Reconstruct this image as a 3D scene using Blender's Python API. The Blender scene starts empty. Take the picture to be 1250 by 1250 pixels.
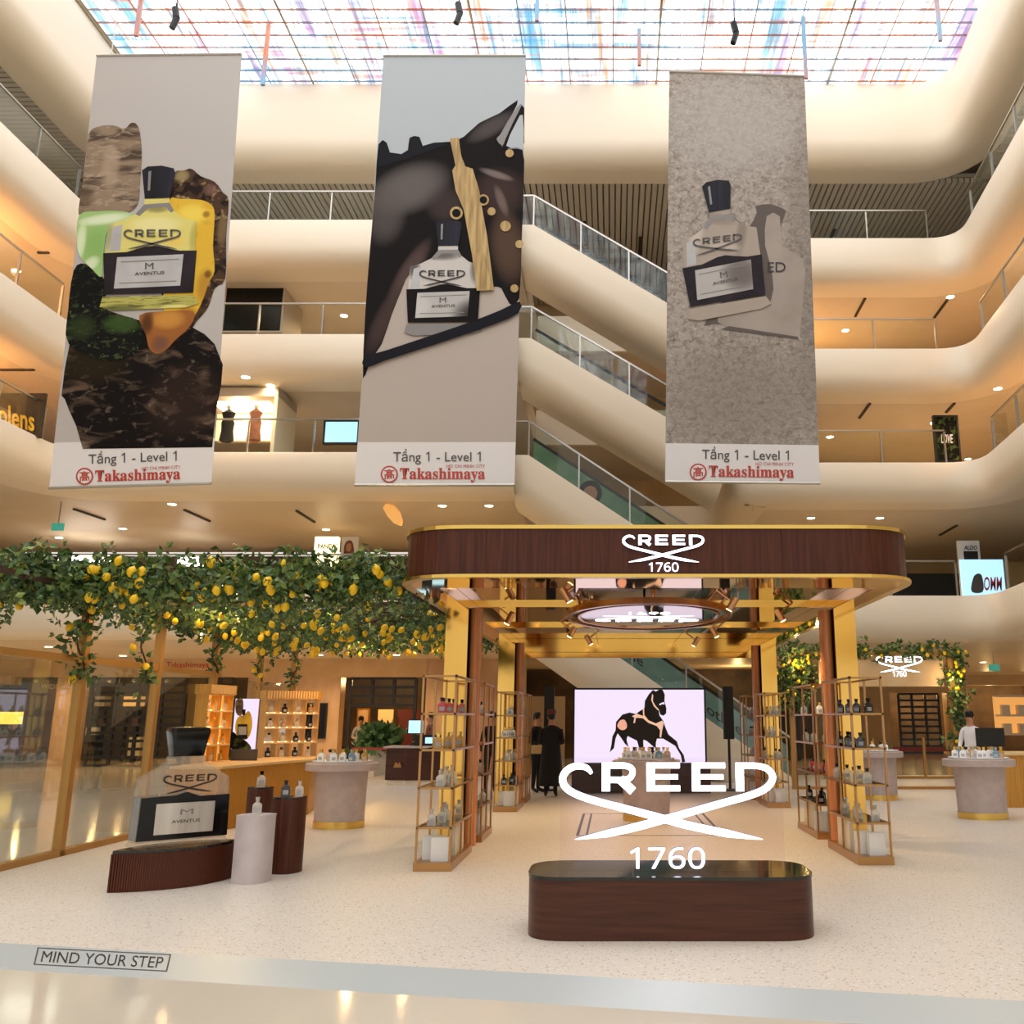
import bpy, math, random
from mathutils import Vector, Matrix
random.seed(7)
R = math.radians
sc = bpy.context.scene
COL = sc.collection

# ------------------------------------------------------------------ camera, world, exposure
F, CX, CY, H = 1110.0, 748.0, 625.0, 1.55
PITCH = math.atan((877 - CY) / F)
cam_d = bpy.data.cameras.new('camera')
cam_d.sensor_width = 36.0
cam_d.lens = F / 1250 * 36.0
cam_d.shift_x = -(CX - 625) / 1250
cam_d.clip_end = 300
cam = bpy.data.objects.new('camera', cam_d)
cam.location = (0, 0, H)
cam.rotation_euler = (R(90) + PITCH, 0, 0)
COL.objects.link(cam)
sc.camera = cam

world = bpy.data.worlds.new('world')
sc.world = world
world.use_nodes = True
bg = world.node_tree.nodes['Background']
bg.inputs[0].default_value = (1.0, 0.94, 0.86, 1)
bg.inputs[1].default_value = 0.72
SKY_STRENGTH = 3.0
sc.view_settings.view_transform = 'Standard'
sc.view_settings.look = 'None'
sc.view_settings.exposure = 0.38
sc.view_settings.gamma = 1.0
sc.view_settings.use_curve_mapping = False
sc.cycles.max_bounces = 8
sc.cycles.transparent_max_bounces = 16
sc.cycles.sample_clamp_indirect = 6.0
sc.cycles.caustics_reflective = False
sc.cycles.caustics_refractive = False

cp, sp = math.cos(PITCH), math.sin(PITCH)
def at(u, v, Y):
    """point of the place at depth Y that lies behind photo pixel (u, v)"""
    a, b = (u - CX) / F, -(v - CY) / F
    k = Y / (cp - b * sp)
    return Vector((a * k, Y, H + (sp + b * cp) * k))

# ------------------------------------------------------------------ materials
def lin(c):
    if isinstance(c, str):
        c = tuple(int(c[i:i + 2], 16) / 255 for i in (0, 2, 4))
    return tuple(x / 12.92 if x <= 0.04045 else ((x + 0.055) / 1.055) ** 2.4 for x in c)
MATS = {}
def M(name, col, rough=0.5, metal=0.0, col2=None, scale=8.0, stretch=(1, 1, 1), lo=0.35, hi=0.65, detail=4.0, bump=0.0,
      bscale=None, emit=None, espec=None, coords='Object', dist=0.0):
    m = bpy.data.materials.new(name)
    m.use_nodes = True
    nt = m.node_tree
    b = nt.nodes['Principled BSDF']
    b.inputs['Roughness'].default_value = rough
    b.inputs['Metallic'].default_value = metal
    if espec is not None:
        b.inputs['Specular IOR Level'].default_value = espec
    b.inputs['Base Color'].default_value = (*lin(col), 1)
    if col2 is not None or bump:
        if coords == 'World':
            src = nt.nodes.new('ShaderNodeNewGeometry').outputs['Position']
        else:
            src = nt.nodes.new('ShaderNodeTexCoord').outputs[coords]
        mp = nt.nodes.new('ShaderNodeMapping')
        mp.inputs['Scale'].default_value = stretch
        nt.links.new(src, mp.inputs[0])
        if col2 is not None:
            n = nt.nodes.new('ShaderNodeTexNoise')
            n.inputs['Scale'].default_value = scale
            n.inputs['Detail'].default_value = detail
            n.inputs['Distortion'].default_value = dist
            nt.links.new(mp.outputs[0], n.inputs['Vector'])
            rp = nt.nodes.new('ShaderNodeValToRGB')
            rp.color_ramp.elements[0].position = lo
            rp.color_ramp.elements[1].position = hi
            rp.color_ramp.elements[0].color = (*lin(col), 1)
            rp.color_ramp.elements[1].color = (*lin(col2), 1)
            nt.links.new(n.outputs['Fac'], rp.inputs[0])
            nt.links.new(rp.outputs[0], b.inputs['Base Color'])
        if bump:
            n2 = nt.nodes.new('ShaderNodeTexNoise')
            n2.inputs['Scale'].default_value = bscale or scale
            n2.inputs['Detail'].default_value = 4
            nt.links.new(mp.outputs[0], n2.inputs['Vector'])
            bp = nt.nodes.new('ShaderNodeBump')
            bp.inputs['Strength'].default_value = bump
            bp.inputs['Distance'].default_value = 0.05
            nt.links.new(n2.outputs['Fac'], bp.inputs['Height'])
            nt.links.new(bp.outputs[0], b.inputs['Normal'])
    if emit:
        b.inputs['Emission Color'].default_value = (*lin(emit[0]), 1)
        b.inputs['Emission Strength'].default_value = emit[1]
    MATS[name] = m
    return m
def glass(name, col, alpha, rough=0.03, tint=(1, 1, 1)):
    m = bpy.data.materials.new(name)
    m.use_nodes = True
    nt = m.node_tree
    nt.nodes.clear()
    o = nt.nodes.new('ShaderNodeOutputMaterial')
    mx = nt.nodes.new('ShaderNodeMixShader')
    t = nt.nodes.new('ShaderNodeBsdfTransparent')
    t.inputs[0].default_value = (*tint, 1)
    p = nt.nodes.new('ShaderNodeBsdfPrincipled')
    p.inputs['Base Color'].default_value = (*lin(col), 1)
    p.inputs['Roughness'].default_value = rough
    p.inputs['Specular IOR Level'].default_value = 0.8
    mx.inputs[0].default_value = alpha
    nt.links.new(t.outputs[0], mx.inputs[1])
    nt.links.new(p.outputs[0], mx.inputs[2])
    nt.links.new(mx.outputs[0], o.inputs[0])
    MATS[name] = m
    return m

M('fascia', 'f5e9d2', 0.5)
M('soffit', 'e6dac6', 0.45, col2='dfd1ba', scale=0.6)
M('slot', '3a332b', 0.6)
M('rib', 'cdc6b6', 0.5)
M('ribback', 'a59d8d', 0.7)
M('wallwarm', 'd9bb90', 0.6, col2='cfae80', scale=1.5)
M('stonewall', 'd8b791', 0.35, col2='c79f74', scale=2.0, stretch=(1, 1, .4))
M('wallgrey', 'b9ae9f', 0.6)
M('darkmetal', '1c1a18', 0.4, .3)
M('black', '0e0d0d', 0.45)
M('blackgloss', '060607', 0.12, espec=.35)
M('steel', 'b8b4ac', 0.3, .9)
M('gold', 'ecc068', 0.10, 1.0, col2='e2b256', scale=1.2, stretch=(1, 1, .3))
M('goldmirror', 'efc98a', 0.035, 1.0)
M('goldtrim', 'e9c56a', 0.22, 1.0)
M('mirror', 'cfc0ac', 0.04, 1.0)
M('rose', 'c99a72', 0.2, 1.0)
M('brass', 'b58a58', 0.32, 0.85)
M('framegold', 'b98a4a', 0.38, 0.5)
M('walnut', '3c190d', 0.38, col2='5c2c19', espec=.3, scale=4.0, stretch=(9, 9, .35), lo=.3, hi=.75, detail=6)
M('walnuth', '3d2015', 0.34, col2='573022', espec=.3, scale=3.0, stretch=(.5, 1, 9), lo=.3, hi=.75, detail=6, dist=.6)
M('post', 'dc8f58', 0.22, col2='c2733f', scale=3, stretch=(8, 8, .4))
M('marbleblack', '20201c', 0.06, col2='3a3a34', scale=3, lo=.5, hi=.85, detail=8, dist=1.2)
M('podwhite', 'c9bfc0', 0.45, col2='bfb4b6', scale=6)
M('tablelilac', 'c4b3ac', 0.5, col2='b7a6a2', scale=7, detail=6)
M('boxcream', 'f0e3cc', 0.6)
M('boxgold', 'e4c48c', 0.5)
M('white', 'f1efec', 0.4)
M('tray', 'f6f5f2', 0.25)
M('kioskgold', 'd9a24a', 0.4, 0.25, col2='c48d3a', scale=5, stretch=(14, 14, .3))
M('kiosklit', 'f2c26a', 0.5, emit=('ffc468', 0.40))
M('lightstrip', 'ffffff', 0.5, emit=('ffd79a', 5.0))
M('lightwhite', 'ffffff', 0.5, emit=('fff6ea', 5.0))
M('downlight', 'ffffff', 0.5, emit=('ffe3b8', 14.0))
M('bulb', 'ffffff', 0.5, emit=('ffdf9c', 9.0))
M('signwhite', 'ffffff', 0.5, emit=('fff8ff', 2.6))
M('signside', '8d93c8', 0.4)
M('screen', '000000', 0.5, emit=('f0e0f7', 0.82))
M('screenpink', 'e6a58e', 0.5, emit=('e6a58e', 0.7))
M('screentan', 'd9b096', 0.5, emit=('d9b096', 0.8))
M('labelplate', 'dcd7cd', 0.28, .75, col2='b9b2a8', scale=1.6, stretch=(3, 1, .2))
M('ink', '241a1a', 0.5)
M('inkgrey', '4e4a49', 0.6)
M('horseblk', '15100f', 0.5)
M('lemon', 'ffd91f', 0.4, col2='f2c014', scale=9)
M('bark', '4a3524', 0.8)
M('skin', 'c08a68', 0.5)
M('hair', '16110f', 0.5)
M('clothblack', '121114', 0.8)
M('clothwhite', 'e8e6e6', 0.8)
M('clothgrey', 'b6aca2', 0.8)
M('trousers', '1a191c', 0.8)
M('shoe', '0e0c0b', 0.3)
M('hatred', '6b2a26', 0.6)
M('teal', '8fb0a8', 0.4, col2='7fa39c', scale=2)
M('greenad', '7fa07c', 0.4, col2='5f8a66', scale=2.5)
M('grille', '17120f', 0.4)
M('shopin', '5a4632', 0.6, col2='3a2c20', scale=1.2)
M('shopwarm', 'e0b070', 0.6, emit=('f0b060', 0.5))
M('shopglow', 'fff0d0', 0.6, emit=('ffe6b0', 1.6))
M('amberlit', 'ffcf60', 0.6, emit=('ffc94a', 1.6))
M('bluescreen', '9fd0f0', 0.5, emit=('a8d8f4', 0.9))
M('sofa', '8a5a48', 0.7, col2='6e4436', scale=10)
M('red', 'b5382a', 0.4)
M('exit', '3f8f7c', 0.4, emit=('3f9f8c', 0.5))
M('yellowink', 'e8c52e', 0.5)
M('banner', 'b7b1ac', 0.7)
M('bannerblue', 'aeb6ba', 0.7)
M('bannerwarm', 'b5a99f', 0.7)
M('bannerwhite', 'e0dcda', 0.7)
M('rockbrown', 'a08a72', 0.8, col2='4a392c', scale=2.6, stretch=(1, 1, 2.0), lo=.38, hi=.62, detail=10, dist=1.6)
M('stone', '0a0403', 0.8, col2='5a4434', espec=.2, scale=2.2, stretch=(1, 1, 1.8), lo=.5, hi=.76, detail=12, dist=1.4)
M('moss', '070805', 0.8, espec=.2, col2='6a7c3a', scale=6.5, lo=.5, hi=.74, detail=10)
M('lime', 'a8c884', 0.6, col2='c6dca4', scale=4)
M('limerind', 'd6e3b8', 0.6, col2='b9d596', scale=3)
M('pine', 'e6c44a', 0.6, col2='b07a28', scale=4.0, lo=.48, hi=.75, detail=8)
M('pinecrust', '8a6a44', 0.7, col2='20140f', scale=5, lo=.4, hi=.65, detail=6, dist=.8)
M('pinelow', 'a86a32', 0.7, col2='5d3820', scale=2.0, lo=.4, hi=.7)
M('glassyellow', 'd6d07a', 0.4, col2='e6e2a6', scale=2)
M('capblk', '0a090e', 0.5, espec=.2, col2='1f1e2c', scale=2.5, stretch=(3, 1, .1))
M('liquid', '1a1318', 0.6, col2='2c2129', scale=1.5, espec=.2)
M('labelgrey', 'a9a8a8', 0.4, col2='bab9b9', scale=1.5)
M('labeldk', '7f7a78', 0.4)
M('horsehide', '120c0c', 0.8, col2='6a5954', espec=.2, scale=.55, lo=.45, hi=.78, detail=2, dist=.4)
M('horsedark', '120d0d', 0.8, espec=.2)
M('mane', '17171e', 0.8, espec=.2)
M('strapgold', 'c2a367', 0.5, col2='96773f', scale=2.2, stretch=(6, 1, .5))
M('sandprint', 'a79e95', 0.9, col2='6f655c', scale=9, lo=.34, hi=.7, detail=14, bump=1.0, bscale=12)
M('sandbottle', 'b3a698', 0.6, col2='a0948a', scale=1.0)
M('sandshade', '5c534d', 0.8)
M('sandpale', 'a79c92', 0.7, col2='958a80', scale=.8)
M('terrazzo', 'e5dccf', 0.38)
M('ramp', 'c2cacb', 0.35, .15)
M('inlay', '4c3f3a', 0.4)
M('marble', 'e6dccb', 0.10, col2='d2c8b6', scale=.5, stretch=(1, .35, 1), detail=8, lo=.35, hi=.7, dist=.6)
M('planter', 'd9d6d0', 0.5)
def pane(name, tint, ior=1.3, k=.5):
    m = bpy.data.materials.new(name); m.use_nodes = True
    nt = m.node_tree; nt.nodes.clear(); L = nt.links.new
    o = nt.nodes.new('ShaderNodeOutputMaterial'); mx = nt.nodes.new('ShaderNodeMixShader')
    t = nt.nodes.new('ShaderNodeBsdfTransparent'); t.inputs[0].default_value = (*tint, 1)
    g = nt.nodes.new('ShaderNodeBsdfGlossy'); g.inputs['Roughness'].default_value = .02
    f = nt.nodes.new('ShaderNodeFresnel'); f.inputs['IOR'].default_value = ior
    q = nt.nodes.new('ShaderNodeMath'); q.operation = 'MULTIPLY'; q.inputs[1].default_value = k
    L(f.outputs[0], q.inputs[0]); L(q.outputs[0], mx.inputs[0]); L(t.outputs[0], mx.inputs[1]); L(g.outputs[0], mx.inputs[2]); L(mx.outputs[0], o.inputs[0])
    MATS[name] = m
pane('glass', (.96, .985, .97), 1.3, .28); pane('glasspan', (.86, .91, .90), 1.45, .9); pane('acrylic', (.985, .97, .995), 1.3, .4)
glass('clear', 'efe8dc', 0.45, rough=.05)
glass('clearbig', 'cbbfae', 0.26, rough=.05)
glass('amber', 'd8a040', 0.7)
glass('pinkglass', 'd8404a', 0.75)
glass('darkglass', '15151c', 0.95)
glass('blueglass', '6f9fb8', 0.7)

def terrazzo():
    nt = MATS['terrazzo'].node_tree
    b = nt.nodes['Principled BSDF']
    pos = nt.nodes.new('ShaderNodeNewGeometry').outputs['Position']
    last = None
    for i, (s, th, c) in enumerate(((30, .085, '9a8674'), (14, .08, 'c6b7a5'), (21, .08, 'faf6f0'), (17, .045, '7d685a'))):
        mp = nt.nodes.new('ShaderNodeMapping')
        mp.inputs['Location'].default_value = (i * 3.3, i * 1.7, 0)
        nt.links.new(pos, mp.inputs[0])
        v = nt.nodes.new('ShaderNodeTexVoronoi')
        v.inputs['Scale'].default_value = s
        nt.links.new(mp.outputs[0], v.inputs['Vector'])
        n = nt.nodes.new('ShaderNodeTexNoise')
        n.inputs['Scale'].default_value = s * 1.7
        nt.links.new(mp.outputs[0], n.inputs['Vector'])
        ad = nt.nodes.new('ShaderNodeMath'); ad.operation = 'MULTIPLY'
        nt.links.new(v.outputs['Distance'], ad.inputs[0]); nt.links.new(n.outputs['Fac'], ad.inputs[1])
        lt = nt.nodes.new('ShaderNodeMath'); lt.operation = 'LESS_THAN'
        lt.inputs[1].default_value = th
        nt.links.new(ad.outputs[0], lt.inputs[0])
        mx = nt.nodes.new('ShaderNodeMix'); mx.data_type = 'RGBA'
        mx.inputs[6].default_value = (*lin('e5dccf'), 1)
        mx.inputs[7].default_value = (*lin(c), 1)
        if last: nt.links.new(last, mx.inputs[6])
        k = nt.nodes.new('ShaderNodeMath'); k.operation = 'MULTIPLY'; k.inputs[1].default_value = .85
        nt.links.new(lt.outputs[0], k.inputs[0])
        nt.links.new(k.outputs[0], mx.inputs[0])
        last = mx.outputs[2]
    nt.links.new(last, b.inputs['Base Color'])
terrazzo()

def leaf_mat(name, cols):
    m = bpy.data.materials.new(name); m.use_nodes = True
    nt = m.node_tree; b = nt.nodes['Principled BSDF']
    g = nt.nodes.new('ShaderNodeNewGeometry')
    rp = nt.nodes.new('ShaderNodeValToRGB')
    while len(rp.color_ramp.elements) < len(cols): rp.color_ramp.elements.new(.5)
    for i, c in enumerate(cols):
        rp.color_ramp.elements[i].position = i / (len(cols) - 1)
        rp.color_ramp.elements[i].color = (*lin(c), 1)
    nt.links.new(g.outputs['Random Per Island'], rp.inputs[0])
    nt.links.new(rp.outputs[0], b.inputs['Base Color'])
    b.inputs['Roughness'].default_value = .45
    MATS[name] = m
leaf_mat('leaf', ['2e4620', '43602e', '5c7c3a', '36512c', '8c9c4c', '3c5a30'])
leaf_mat('leafdark', ['35582c', '4f7a44', '6d9660'])

def sky_mat():
    m = bpy.data.materials.new('skyglass'); m.use_nodes = True
    nt = m.node_tree; nt.nodes.clear()
    L = nt.links.new
    o = nt.nodes.new('ShaderNodeOutputMaterial')
    e = nt.nodes.new('ShaderNodeEmission')
    L(e.outputs[0], o.inputs[0])
    pos = nt.nodes.new('ShaderNodeNewGeometry').outputs['Position']
    last = None
    for i, (st, s, c, lo, hi, k) in enumerate((
            ((.5, .5, 1), .5, 'b9b4d8', .50, .72, .7), ((2.4, .22, 1), 1.0, '55aacf', .52, .66, .9), ((.3, 3.2, 1), .9, '5aa5d2', .56, .68, .85),
            ((2.6, .25, 1), 1.1, 'e39a5c', .56, .66, .85), ((.35, 3.0, 1), 1.0, 'd98562', .57, .68, .8),
            ((2.0, .25, 1), .9, 'a578b4', .56, .68, .85), ((5.0, .22, 1), 2.2, '7a8a90', .54, .61, .6), ((6.5, .2, 1), 2.0, '4f8fb0', .57, .62, .6))):
        mp = nt.nodes.new('ShaderNodeMapping')
        mp.inputs['Scale'].default_value = st
        mp.inputs['Location'].default_value = (i * 7.1, i * 3.7, 0)
        mp.inputs['Rotation'].default_value = (0, 0, (i % 3 - 1) * .12)
        L(pos, mp.inputs[0])
        n = nt.nodes.new('ShaderNodeTexNoise'); n.inputs['Scale'].default_value = s; n.inputs['Detail'].default_value = 2
        L(mp.outputs[0], n.inputs['Vector'])
        r = nt.nodes.new('ShaderNodeMapRange')
        r.inputs[1].default_value = lo; r.inputs[2].default_value = hi + .015; r.inputs[4].default_value = k * .97
        L(n.outputs['Fac'], r.inputs[0])
        mx = nt.nodes.new('ShaderNodeMix'); mx.data_type = 'RGBA'
        mx.inputs[6].default_value = (1, .99, .97, 1)
        cc = [x * .42 for x in lin(c)]
        mx.inputs[7].default_value = (*cc, 1)
        if last: L(last, mx.inputs[6])
        L(r.outputs[0], mx.inputs[0])
        last = mx.outputs[2]
    L(last, e.inputs[0])
    e.inputs[1].default_value = SKY_STRENGTH
    MATS['skyglass'] = m
sky_mat()
M('skybar', '7fb4d8', 0.4, col2='d88a6a', scale=.45, coords='World', lo=.40, hi=.60)

# ------------------------------------------------------------------ mesh helpers
class MB:
    def __init__(s): s.v, s.f, s.mi = [], [], []
    def add(s, vs, fs, mi=0):
        k = len(s.v)
        s.v += [tuple(p) for p in vs]
        s.f += [tuple(i + k for i in f) for f in fs]
        s.mi += [mi] * len(fs)
        return s
    def box(s, x0, x1, y0, y1, z0, z1, mi=0):
        return s.add([(x0, y0, z0), (x1, y0, z0), (x1, y1, z0), (x0, y1, z0), (x0, y0, z1), (x1, y0, z1), (x1, y1, z1), (x0, y1, z1)],
                     [(0, 3, 2, 1), (4, 5, 6, 7), (0, 1, 5, 4), (1, 2, 6, 5), (2, 3, 7, 6), (3, 0, 4, 7)], mi)
    def prism(s, poly, z0, z1, mi=0):               # plan polygon, extruded up
        n = len(poly)
        return s.add([(x, y, z0) for x, y in poly] + [(x, y, z1) for x, y in poly],
                     [tuple(range(n - 1, -1, -1)), tuple(range(n, 2 * n))] + [(i, (i + 1) % n, n + (i + 1) % n, n + i) for i in range(n)], mi)
    def slab(s, poly, y0, y1, mi=0):                # polygon in XZ, thickness in Y
        n = len(poly)
        return s.add([(x, y0, z) for x, z in poly] + [(x, y1, z) for x, z in poly],
                     [tuple(range(n)), tuple(range(2 * n - 1, n - 1, -1))] + [(i, n + i, n + (i + 1) % n, (i + 1) % n) for i in range(n)], mi)
    def flat(s, pts, mi=0):
        return s.add(pts, [tuple(range(len(pts)))], mi)
    def tube(s, p, q, r, n=8, r2=None, mi=0):
        p, q = Vector(p), Vector(q); d = (q - p).normalized()
        a = d.orthogonal().normalized(); b = d.cross(a); r2 = r if r2 is None else r2
        vs = [p + (a * math.cos(t) + b * math.sin(t)) * r for t in (2 * math.pi * i / n for i in range(n))]
        vs += [q + (a * math.cos(t) + b * math.sin(t)) * r2 for t in (2 * math.pi * i / n for i in range(n))]
        return s.add(vs, [tuple(range(n - 1, -1, -1)), tuple(range(n, 2 * n))] + [(i, (i + 1) % n, n + (i + 1) % n, n + i) for i in range(n)], mi)
    def path(s, pts, r, n=6, mi=0):
        for p, q in zip(pts, pts[1:]): s.tube(p, q, r, n, mi=mi)
        return s
    def bar(s, p, q, w, mi=0):                      # square bar
        p, q = Vector(p), Vector(q); d = (q - p).normalized()
        up = Vector((0, 0, 1)) if abs(d.z) < .9 else Vector((1, 0, 0))
        a = d.cross(up).normalized() * w / 2; b = a.cross(d).normalized() * w / 2
        vs = [c + x * a + y * b for c in (p, q) for x, y in ((-1, -1), (1, -1), (1, 1), (-1, 1))]
        return s.add(vs, [(3, 2, 1, 0), (4, 5, 6, 7), (0, 1, 5, 4), (1, 2, 6, 5), (2, 3, 7, 6), (3, 0, 4, 7)], mi)
    def lathe(s, prof, n=20, c=(0, 0, 0), sx=1.0, sy=1.0, mi=0):
        vs = [(c[0] + r * sx * math.cos(2 * math.pi * i / n), c[1] + r * sy * math.sin(2 * math.pi * i / n), c[2] + z) for r, z in prof for i in range(n)]
        fs = [(j * n + i, j * n + (i + 1) % n, (j + 1) * n + (i + 1) % n, (j + 1) * n + i) for j in range(len(prof) - 1) for i in range(n)]
        fs += [tuple(range(n - 1, -1, -1)), tuple((len(prof) - 1) * n + i for i in range(n))]
        return s.add(vs, fs, mi)
    def loft(s, secs, mi=0):                        # list of rings (equal length)
        n = len(secs[0]); vs = [p for r in secs for p in r]
        fs = [(j * n + i, j * n + (i + 1) % n, (j + 1) * n + (i + 1) % n, (j + 1) * n + i) for j in range(len(secs) - 1) for i in range(n)]
        fs += [tuple(range(n - 1, -1, -1)), tuple((len(secs) - 1) * n + i for i in range(n))]
        return s.add(vs, fs, mi)
    def mesh(s, name, mat, smooth=False, off=(0, 0, 0)):
        me = bpy.data.meshes.new(name)
        me.from_pydata([(x - off[0], y - off[1], z - off[2]) for x, y, z in s.v], [], s.f)
        ms = mat if isinstance(mat, (list, tuple)) else [mat]
        for m in ms: me.materials.append(MATS[m] if isinstance(m, str) else m)
        if len(ms) > 1: me.polygons.foreach_set('material_index', s.mi)
        if smooth:
            me.polygons.foreach_set('use_smooth', [True] * len(me.polygons))
            try: me.set_sharp_from_angle(angle=R(40))
            except Exception: pass
        me.update()
        return me
    def build(s, name, mat, parent=None, local=False, smooth=False):
        off = (0, 0, 0) if (local or parent is None) else wloc(parent)
        return link(name, s.mesh(name, mat, smooth, off), parent)
def wloc(o):
    v = Vector((0, 0, 0))
    while o is not None: v += o.location; o = o.parent
    return v
def link(name, me, parent=None, loc=None, rz=None):
    o = bpy.data.objects.new(name, me); COL.objects.link(o)
    if parent is not None: o.parent = parent
    if loc is not None: o.location = loc
    if rz is not None: o.rotation_euler = (0, 0, rz)
    return o
def tag(o, label, cat, group=None):
    o['label'] = label; o['category'] = cat
    if group: o['group'] = group
    return o
def thing(name, label, cat, loc=(0, 0, 0), group=None, rz=0.0):
    o = bpy.data.objects.new(name, None); COL.objects.link(o)
    o.empty_display_size = .1
    o.location = loc; o.rotation_euler = (0, 0, rz)
    return tag(o, label, cat, group)
def struct(name, mb, mat, smooth=False):
    o = mb.build(name, mat, smooth=smooth); o['kind'] = 'structure'; return o
def sroot(name, loc=(0, 0, 0)):
    o = bpy.data.objects.new(name, None); COL.objects.link(o); o.location = loc; o['kind'] = 'structure'; return o
def copy_tree(o, parent=None):
    c = o.copy(); COL.objects.link(c); c.parent = parent
    for ch in o.children: copy_tree(ch, c)
    return c
def round_poly(pts, r, n=6, closed=True):
    out = []; N = len(pts)
    for i, p in enumerate(pts):
        p = Vector(p)
        if not closed and i in (0, N - 1): out.append(tuple(p)); continue
        a, b = Vector(pts[i - 1]), Vector(pts[(i + 1) % N])
        da, db = (a - p), (b - p)
        rr = min(r, da.length * .49, db.length * .49)
        p0, p1 = p + da.normalized() * rr, p + db.normalized() * rr
        for k in range(n + 1):
            t = k / n
            out.append(tuple(p0 * (1 - t) ** 2 + p * 2 * t * (1 - t) + p1 * t * t))
    return out
def smooth_poly(pts, n=4):
    out = []; N = len(pts)
    for i in range(N):
        p0, p1, p2, p3 = (Vector(pts[(i + k - 1) % N]) for k in range(4))
        for k in range(n):
            t = k / n
            out.append(tuple(.5 * ((2 * p1) + (p2 - p0) * t + (2 * p0 - 5 * p1 + 4 * p2 - p3) * t * t + (3 * p1 - p0 - 3 * p2 + p3) * t ** 3)))
    return out
def stroke(path, ws):                                # outline polygon of a stroke with varying width
    if len(path) > 4:                                # finer curve through the given points
        P0 = [Vector(p) for p in path]; W0 = ws if isinstance(ws, (list, tuple)) else [ws] * len(path); path, w2 = [], []
        for i in range(len(P0) - 1):
            a, b, c, d = P0[max(i - 1, 0)], P0[i], P0[i + 1], P0[min(i + 2, len(P0) - 1)]
            for k in range(4):
                t = k / 4
                path.append(.5 * ((2 * b) + (c - a) * t + (2 * a - 5 * b + 4 * c - d) * t * t + (3 * b - a - 3 * c + d) * t ** 3)); w2.append(W0[i] * (1 - t) + W0[i + 1] * t)
        path.append(P0[-1]); w2.append(W0[-1]); ws = w2
    P = [Vector(p) for p in path]; Lf, Rt = [], []
    for i, p in enumerate(P):
        d = (P[min(i + 1, len(P) - 1)] - P[max(i - 1, 0)]).normalized(); nn = Vector((-d.y, d.x))
        w = ws[i] if isinstance(ws, (list, tuple)) else ws
        Lf.append(tuple(p + nn * w / 2)); Rt.append(tuple(p - nn * w / 2))
    return Lf + Rt[::-1]
def offset_path(path, o):                            # left-hand offset of an open plan path, mitred
    P = [Vector(p) for p in path]; out = []
    for i, p in enumerate(P):
        ns = []
        if i > 0: d = (P[i] - P[i - 1]).normalized(); ns.append(Vector((-d.y, d.x)))
        if i < len(P) - 1: d = (P[i + 1] - P[i]).normalized(); ns.append(Vector((-d.y, d.x)))
        n = sum(ns, Vector((0, 0))).normalized()
        out.append(p + n * o / max(.3, n.dot(ns[0])))
    return out
def sweep(path, prof):                               # profile (offset to the left, z) along a plan path
    rows = [[(q.x, q.y, z) for q in offset_path(path, o)] for o, z in prof]
    n = len(path); mb = MB()
    mb.add([p for r in rows for p in r], [(j * n + i, (j + 1) * n + i, (j + 1) * n + i + 1, j * n + i + 1) for j in range(len(prof) - 1) for i in range(n - 1)])
    return mb
_tc = {}
def text_raw(body, bold=0.0):
    k = (body, bold)
    if k in _tc: return _tc[k]
    cu = bpy.data.curves.new('t', 'FONT'); cu.body = body; cu.size = 1; cu.offset = bold; cu.resolution_u = 3
    ob = bpy.data.objects.new('t', cu); COL.objects.link(ob)
    dg = bpy.context.evaluated_depsgraph_get()
    me = bpy.data.meshes.new_from_object(ob.evaluated_get(dg))
    vs = [(v.co.x, v.co.y) for v in me.vertices]; fs = [tuple(p.vertices) for p in me.polygons]
    bpy.data.objects.remove(ob); bpy.data.curves.remove(cu); bpy.data.meshes.remove(me)
    x0, x1 = min(v[0] for v in vs), max(v[0] for v in vs); z0, z1 = min(v[1] for v in vs), max(v[1] for v in vs)
    _tc[k] = ([((x - x0) / (x1 - x0), (z - z0) / (z1 - z0)) for x, z in vs], fs)
    return _tc[k]
def text_into(mb, body, fn, bold=0.0, mi=0):          # fn maps unit square (s, t) to a point
    vs, fs = text_raw(body, bold)
    return mb.add([fn(x, z) for x, z in vs], fs, mi)
def text_px(mb, body, box, Y, bold=0.0, skew=0.0):    # lettering fitted to a rectangle of a flat print standing at depth Y
    u0, v0, u1, v1 = box
    return text_into(mb, body, lambda s, t: at(u0 + (u1 - u0) * s, v1 + (v0 - v1) * t + skew * s, Y), bold)

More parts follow.
